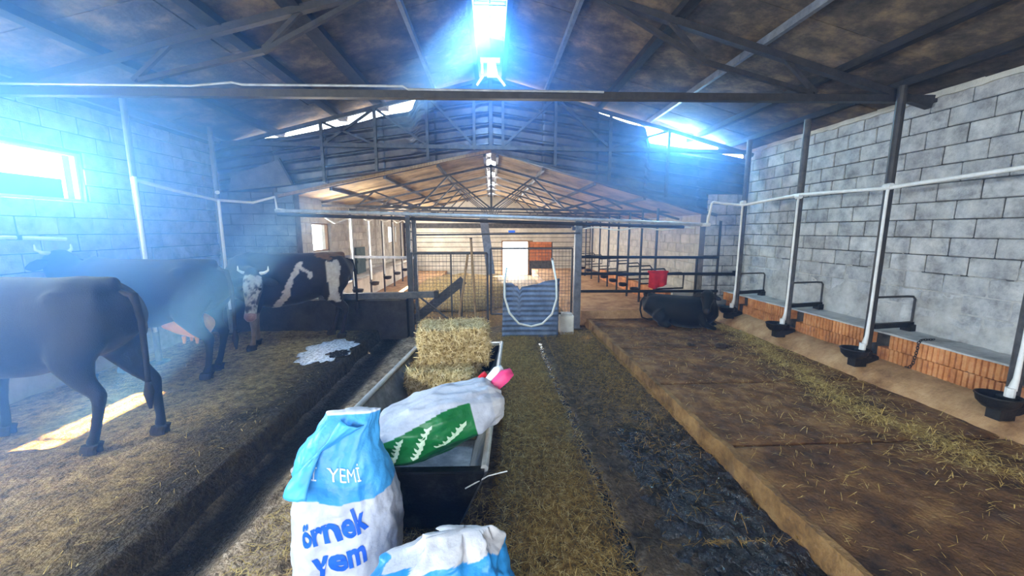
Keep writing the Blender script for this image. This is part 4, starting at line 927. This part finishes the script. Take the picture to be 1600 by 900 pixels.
# wet muck by the platform
vs = []; fs = []; nx, ny = 60, 150
for j in range(ny):
    y = 1.0 + 2.9 * j / (ny - 1)
    for i in range(nx):
        x = 1.0 + .84 * i / (nx - 1); e = max(0, min(1, (x - 1.0) / .2, (3.9 - y) / 1.0 + .35 * fbm((x * 3, y * 3, 77)))); z = .012 + .030 * fbm((x * 7, y * 7, 3)) + .016 * fbm((x * 20, y * 20, 6), 2) - .06 * (1 - e) ** 2 + .02 * fbm((x * 2, y * 2, 30)); vs.append((x, y, z))
fs = [(j * nx + i, j * nx + i + 1, (j + 1) * nx + i + 1, (j + 1) * nx + i) for j in range(ny - 1) for i in range(nx - 1)]
tag(MB().add(vs, fs).build('wet_muck', M['wet'], smooth=True), 'black glistening wet muck beside the right platform', 'muck', kind='stuff')
vs = []; fs = []
for j in range(120):
    y = .8 + 5.6 * j / 119; wob = .05 * fbm((0, y * .9, 7)); c_ = .80 + wob * 1.1
    for i, a in enumerate((-.06, -.02, .02, .06)): vs.append((c_ + a, y, -.022 + .004 * fbm((a * 30, y * 9, 2))))
fs = [(j * 4 + i, j * 4 + i + 1, (j + 1) * 4 + i + 1, (j + 1) * 4 + i) for j in range(119) for i in range(3)]
tag(MB().add(vs, fs).build('channel_water', M['wet'], smooth=True), 'dark water glinting in the narrow drain channel', 'water', kind='stuff')
# ---------------------------------------------------------------- cows
def ering(c, d, up, rw, rh, n=20):
    d = Vector(d).normalized(); r = d.cross(Vector(up)).normalized(); u = r.cross(d)
    return [Vector(c) + r * rw * math.cos(2 * math.pi * k / n) + u * rh * math.sin(2 * math.pi * k / n) for k in range(n)]
def loft(mb, secs, up=(0, 0, 1), n=20):
    """secs: (centre, half width, half height)"""
    P = [Vector(s[0]) for s in secs]; R = []
    for i, s in enumerate(secs):
        d = P[min(i + 1, len(P) - 1)] - P[max(i - 1, 0)]; R.append(ering(P[i], d, up, s[1], s[2], n))
    d0 = (P[0] - P[1]).normalized(); d1 = (P[-1] - P[-2]).normalized()
    R.insert(0, [P[0] + (q - P[0]) * .55 + d0 * min(secs[0][1], secs[0][2]) * .5 for q in R[0]]); R.append([P[-1] + (q - P[-1]) * .55 + d1 * min(secs[-1][1], secs[-1][2]) * .5 for q in R[-1]])
    mb.rings(R)
def cow(lab, loc, rz, sc, paint, head, legs=None, lying=False, udder=False, horns=True, tail=True, group='cows', name='cow', voxel=.021, hw=1.0):
    t = thing(name, loc, lab, 'cow', group); t.rotation_euler = (0, 0, rz); t.scale = (sc, sc, sc)
    if len(head) > 3 and head[3] == 'world': inv = (Matrix.Translation(loc) @ Matrix.Rotation(rz, 4, 'Z') @ Matrix.Scale(sc, 4)).inverted(); head = (inv @ Vector(head[0]), inv @ Vector(head[1])) + tuple(head[2:])
    ORG[t] = Vector((0, 0, 0)); mb = MB(); D = -.60 if lying else 0
    sp = [(-.80, 1.15, .07, .10), (-.74, 1.10, .19, .22), (-.55, 1.05, .26, .30), (-.30, .99, .28, .34), (-.02, .95, .325, .385), (.25, .94, .315, .395), (.46, .97, .25, .375), (.62, 1.01, .19, .31), (.74, 1.02, .13, .22)]
    if lying: sp = [(x, z, w_ * 1.12, h * .96) for x, z, w_, h in sp]
    loft(mb, [((x, 0, z + D), w_, h) for x, z, w_, h in sp], n=24)
    loft(mb, [((x, 0, z + D), w_, h) for x, z, w_, h in ((-.72, 1.28, .045, .06), (-.3, 1.27, .05, .06), (.2, 1.27, .05, .06), (.52, 1.30, .055, .07), (.72, 1.20, .05, .08))], n=12)     # topline
    for s in (-1, 1): loft(mb, [((-.60, s * .12, 1.20 + D), .06, .06), ((-.46, s * .19, 1.19 + D), .07, .07), ((-.34, s * .17, 1.12 + D), .06, .07)], n=10)   # hook bones
    poll, muz = Vector(head[0]), Vector(head[1]); n0 = Vector((.62, 0, 1.06 + D)); n1 = n0.lerp(poll, .55) + Vector((0, 0, -.05)); hd = (muz - poll).normalized()
    loft(mb, [(n0, .17, .29), (n0.lerp(n1, .5), .145, .24), (n1, .115, .185), (poll - hd * .01, .095, .12)])
    upv = Vector((0, 0, 1)) if abs(hd.z) < .8 else (poll - n1).normalized()
    if len(head) > 3 and head[3] == 'world': upv = inv.to_3x3() @ Vector((.25 if poll.x < 3 and loc[0] < 0 else -.35, -1, .1)).normalized()
    side = hd.cross(upv).normalized(); fwd = side.cross(hd).normalized()      # fwd: forehead direction
    if head[2] if len(head) > 2 else False: fwd = -fwd
    L_ = (muz - poll).length
    loft(mb, [(poll + hd * L_ * f + fwd * o, w_ * hw, h) for f, w_, h, o in ((-.06, .085, .075, 0), (.10, .115, .11, .0), (.32, .112, .125, -.01), (.55, .082, .105, -.012), (.78, .066, .082, -.01), (.93, .072, .07, -.006), (1.0, .064, .056, -.004))], up=fwd)
    LG = legs or {}
    if not lying:
        for s in (-1, 1):
            dx = LG.get(('f', s), 0); dz = 0
            loft(mb, [((.50, s * .16, .98), .10, .17), ((.50, s * .175, .78), .085, .13), ((.48, s * .17, .62), .062, .085), ((.50 + dx * .5, s * .16, .42), .048, .055), ((.49 + dx * .7, s * .155, .30), .034, .038), ((.49 + dx * .9, s * .15, .15), .033, .036), ((.51 + dx, s * .15, .07), .042, .048)], up=(1, 0, 0), n=14)
            dx = LG.get(('h', s), 0)
            loft(mb, [((-.52, s * .15, 1.06), .10, .24), ((-.52, s * .17, .86), .10, .22), ((-.50 + dx * .15, s * .175, .70), .085, .15), ((-.58 + dx * .35, s * .165, .56), .058, .085), ((-.68 + dx * .5, s * .155, .46), .045, .06), ((-.66 + dx * .65, s * .15, .33), .035, .042), ((-.63 + dx * .9, s * .145, .15), .034, .038), ((-.60 + dx, s * .145, .07), .042, .05)], up=(1, 0, 0), n=14)
    else:
        for s in (-1, 1):
            loft(mb, [((.45, s * .20, .30), .10, .14), ((.55, s * .27, .14), .07, .08), ((.78, s * .22, .06), .05, .05), ((.62, s * .16, .045), .04, .04)], n=12)
            loft(mb, [((-.45, s * .26, .30), .13, .20), ((-.30, s * .33, .17), .11, .13), ((-.15, s * .36, .10), .07, .08), ((-.42, s * .38, .06), .05, .05), ((-.20, s * .42, .045), .045, .04)], n=12)
    me = bpy.data.meshes.new('tmp'); me.from_pydata([tuple(v) for v in mb.v], [], mb.f); bm = bmesh.new(); bm.from_mesh(me); bmesh.ops.recalc_face_normals(bm, faces=bm.faces); bm.to_mesh(me); bm.free()
    ob = bpy.data.objects.new('tmp', me); C.objects.link(ob); r = ob.modifiers.new('r', 'REMESH'); r.mode = 'VOXEL'; r.voxel_size = voxel; sm = ob.modifiers.new('s', 'SMOOTH'); sm.factor = .5; sm.iterations = 10
    me2 = bpy.data.meshes.new_from_object(ob.evaluated_get(bpy.context.evaluated_depsgraph_get())); bpy.data.objects.remove(ob)
    me2.name = 'body'; me2.materials.clear(); me2.materials.append(M['coat']); me2.polygons.foreach_set('use_smooth', [True] * len(me2.polygons))
    co = np.array([v.co[:] for v in me2.vertices]); fr = np.array(fwd); face = ((co - np.array(poll)) @ np.array(hd))
    dist = np.linalg.norm(co - (np.array(poll) + np.outer(np.clip(face, 0, L_), np.array(hd))), axis=1)
    set_color(me2, 'coat', np.array([lin(paint(Vector(c), (f / L_ if d < .19 and f > -.05 else -1), float((c - np.array(poll)) @ fr)))[:3] for c, f, d in zip(co, face, dist)]))
    o = bpy.data.objects.new('body', me2); C.objects.link(o); o.parent = t; ORG[o] = ORG[t]
    for s in (-1, 1):
        e0 = poll + side * s * .09 + hd * .05 - fwd * .02; e1 = e0 + side * s * .19 - Vector((0, 0, .03)) + hd * .02
        loft(q := MB(), [(e0, .022, .03), (e0.lerp(e1, .4), .026, .062), (e0.lerp(e1, .75), .02, .055), (e1, .01, .02)], up=hd, n=10); ear = q.build('ear', M['coatear'], t, smooth=True)
        if horns:
            h0 = poll + side * s * .07 - hd * .04; MB().tube([h0, h0 + side * s * .06 - hd * .01 + fwd * .01, h0 + side * s * .10 - hd * .035 + fwd * .03, h0 + side * s * .10 - hd * .085 + fwd * .05], [.024, .019, .013, .005], 8).build('horn', M['hornm'], t, smooth=True)
        ec = poll + hd * L_ * .34 + side * s * .098 + fwd * .055; MB().lathe([(.002, -.018), (.014, -.012), (.018, 0), (.014, .012), (.002, .018)], ec, 10).build('eye', M['eye'], t, smooth=True)
        if not lying:
            for a, x in (('f', .51), ('h', -.60)):
                dx = LG.get((a, s), 0); y = s * (.15 if a == 'f' else .145)
                for w_ in (-.024, .024): MB().rings([[(x + dx + .062 * math.cos(k * math.pi / 5) + (.01 if z < .04 else -.01) - .0, y + w_ + .026 * math.sin(k * math.pi / 5), z) for k in range(10)] for z in (0, .035, .075)]).build('hoof', M['hoof'], t)
    nb = muz - hd * .01
    loft(q := MB(), [(nb - hd * .03, .068, .062), (nb + hd * .02, .070, .06), (nb + hd * .045, .05, .042)], up=fwd, n=14); q.build('muzzle', M['pink'] if head[-1] == 'pink' else M['coatear'], t, smooth=True)
    if udder:
        loft(q := MB(), [((-.55, 0, .60), .12, .12), ((-.42, 0, .575), .145, .135), ((-.28, 0, .585), .12, .10), ((-.12, 0, .60), .06, .05)], n=16); ud = q.build('udder', M['udder'], t, smooth=True)
        for x, y in ((-.48, .06), (-.48, -.06), (-.34, .055), (-.34, -.055)): MB().tube([(x, y, .47), (x, y, .42), (x + .005, y, .385)], [.022, .017, .012], 8).build('teat', M['udder'], ud, smooth=True)
    if tail:
        if lying: tp = [(-.80, 0, .62), (-.88, .02, .50), (-.90, .08, .28), (-.86, .16, .08), (-.74, .24, .03)]
        else: tp = [(-.74, 0, 1.20), (-.83, 0, 1.19), (-.875, .01, 1.0), (-.88, .02, .70), (-.87, .02, .52)]
        tl = MB().tube(tp, [.035, .032, .022, .018, .016], 8).build('tail', M['coatear'], t, smooth=True)
        e = Vector(tp[-1]); MB().tube([e, e + Vector((.005, 0, -.10 if not lying else .0)) + (Vector((.08, .04, 0)) if lying else Vector()), e + Vector((.0, .01, -.22 if not lying else .0)) + (Vector((.16, .06, 0)) if lying else Vector())], [.018, .034, .010], 8).build('tail_switch', M['coatear'], tl, smooth=True)
    return t
def dark(p, f, g): n = fbm(p * 3); return (34 + 8 * n, 31 + 7 * n, 32 + 7 * n)
def wpatch(p, f, g):
    n = fbm(p * 2.3 + Vector((3, 1, 7)), 2); p = p + .05 * noise.noise_vector(p * 6) + .02 * noise.noise_vector(p * 17)
    if f > -.5 and f >= 0:                             # white blaze down the face, dark cheeks
        m = noise.noise(p * 15) + .6 * noise.noise(p * 34)
        if (g > .03 + .03 * n or f > .72) and m < .28: return (184, 178, 172) if m < .1 else (132, 124, 118)
        return (70, 60, 54)
    if p.y > 0 or True:
        a = (p.x + .42 - .35 * (p.z - .95)) ; b = abs(p.x - .02 + .55 * (p.z - 1.0))
        if b < .055 + .03 * n and .58 < p.z < 1.22: return (186, 176, 168)
        if abs(p.x + .50) < .085 + .05 * n and .62 < p.z < 1.22: return (180, 170, 160)
        if abs(p.x + .17 - .5 * (p.z - 1.05)) < .03 and .98 < p.z < 1.2: return (184, 176, 168)
    if p.z < .52 and p.x > .2: return (128, 112, 98)
    if p.z > 1.25 and p.x < -.3: return (112, 80, 54)
    return (44 + 8 * n, 36 + 7 * n, 32 + 6 * n)
PTZ = PT + .006
HD = ((-3.208, 5.350, 1.286), (-3.181, 5.150, 0.767))
HE = ((3.697, 6.360, 0.836), (3.594, 6.180, 0.550))
cow('dark cow nearest the camera at far left, seen from behind its rump', (-3.64, 3.14, PTZ), math.radians(178), 1.03, dark, ((1.02, .06, 1.20), (1.34, .08, .92)), legs={('h', 1): .10, ('h', -1): -.16}, horns=False)
cow('dark cow with udder coloured as backlit orange, standing between the two other standing cows', (-3.98, 4.66, PTZ), math.radians(181), 1.05, dark, ((.92, -.02, 1.36), (1.02, -.02, 1.02)), legs={('h', -1): .07, ('f', 1): .1}, udder=True)
cow('white-faced dark cow with pale flank patches facing the camera', (-3.05, 6.05, PTZ), math.radians(211), 1.04, wpatch, HD + (False, 'world', 'pink'), legs={('f', 1): .06, ('h', -1): .1})
cow('black calf lying on the right platform by the railing', (3.40, 6.72, PTZ + .004), math.radians(-30), .77, lambda p, f, g: (13, 12, 13), HE + (False, 'world', 0), lying=True, horns=False, group='cows', name='calf', hw=1.25)
# ---------------------------------------------------------------- haze in the near hall; ridge and right gap blobs added as lens glow
hm = haze_mat('haze_with_glow', (.14, .40, 1, 1), [((-4.4, 3.8, 2.7), (3.1, 3.7, 3.1), .52), ((-3.6, 2.6, .7), (2.1, 2.3, 1.6), .22), ((0, 5.7, 4.7), (2.7, 2.6, 2.1), .38), ((3.2, 7.2, 3.2), (3.0, 2.6, 2.5), .62)], .006)
o = MB().prism([(-4.97, .2), (4.97, .2), (4.97, 3.40), (0, 4.66), (-4.97, 3.40)], 'y', -1.0, 7.45).build('haze', hm)
tag(o, 'bluish dusty haze by the left window, with added lens glow at ridge and right gap', 'haze', kind='stuff')
S.cycles.volume_step_rate = 2.4; S.cycles.volume_bounces = 2; S.cycles.adaptive_threshold = .02; S.cycles.max_bounces = 7; S.cycles.diffuse_bounces = 4; S.cycles.glossy_bounces = 2
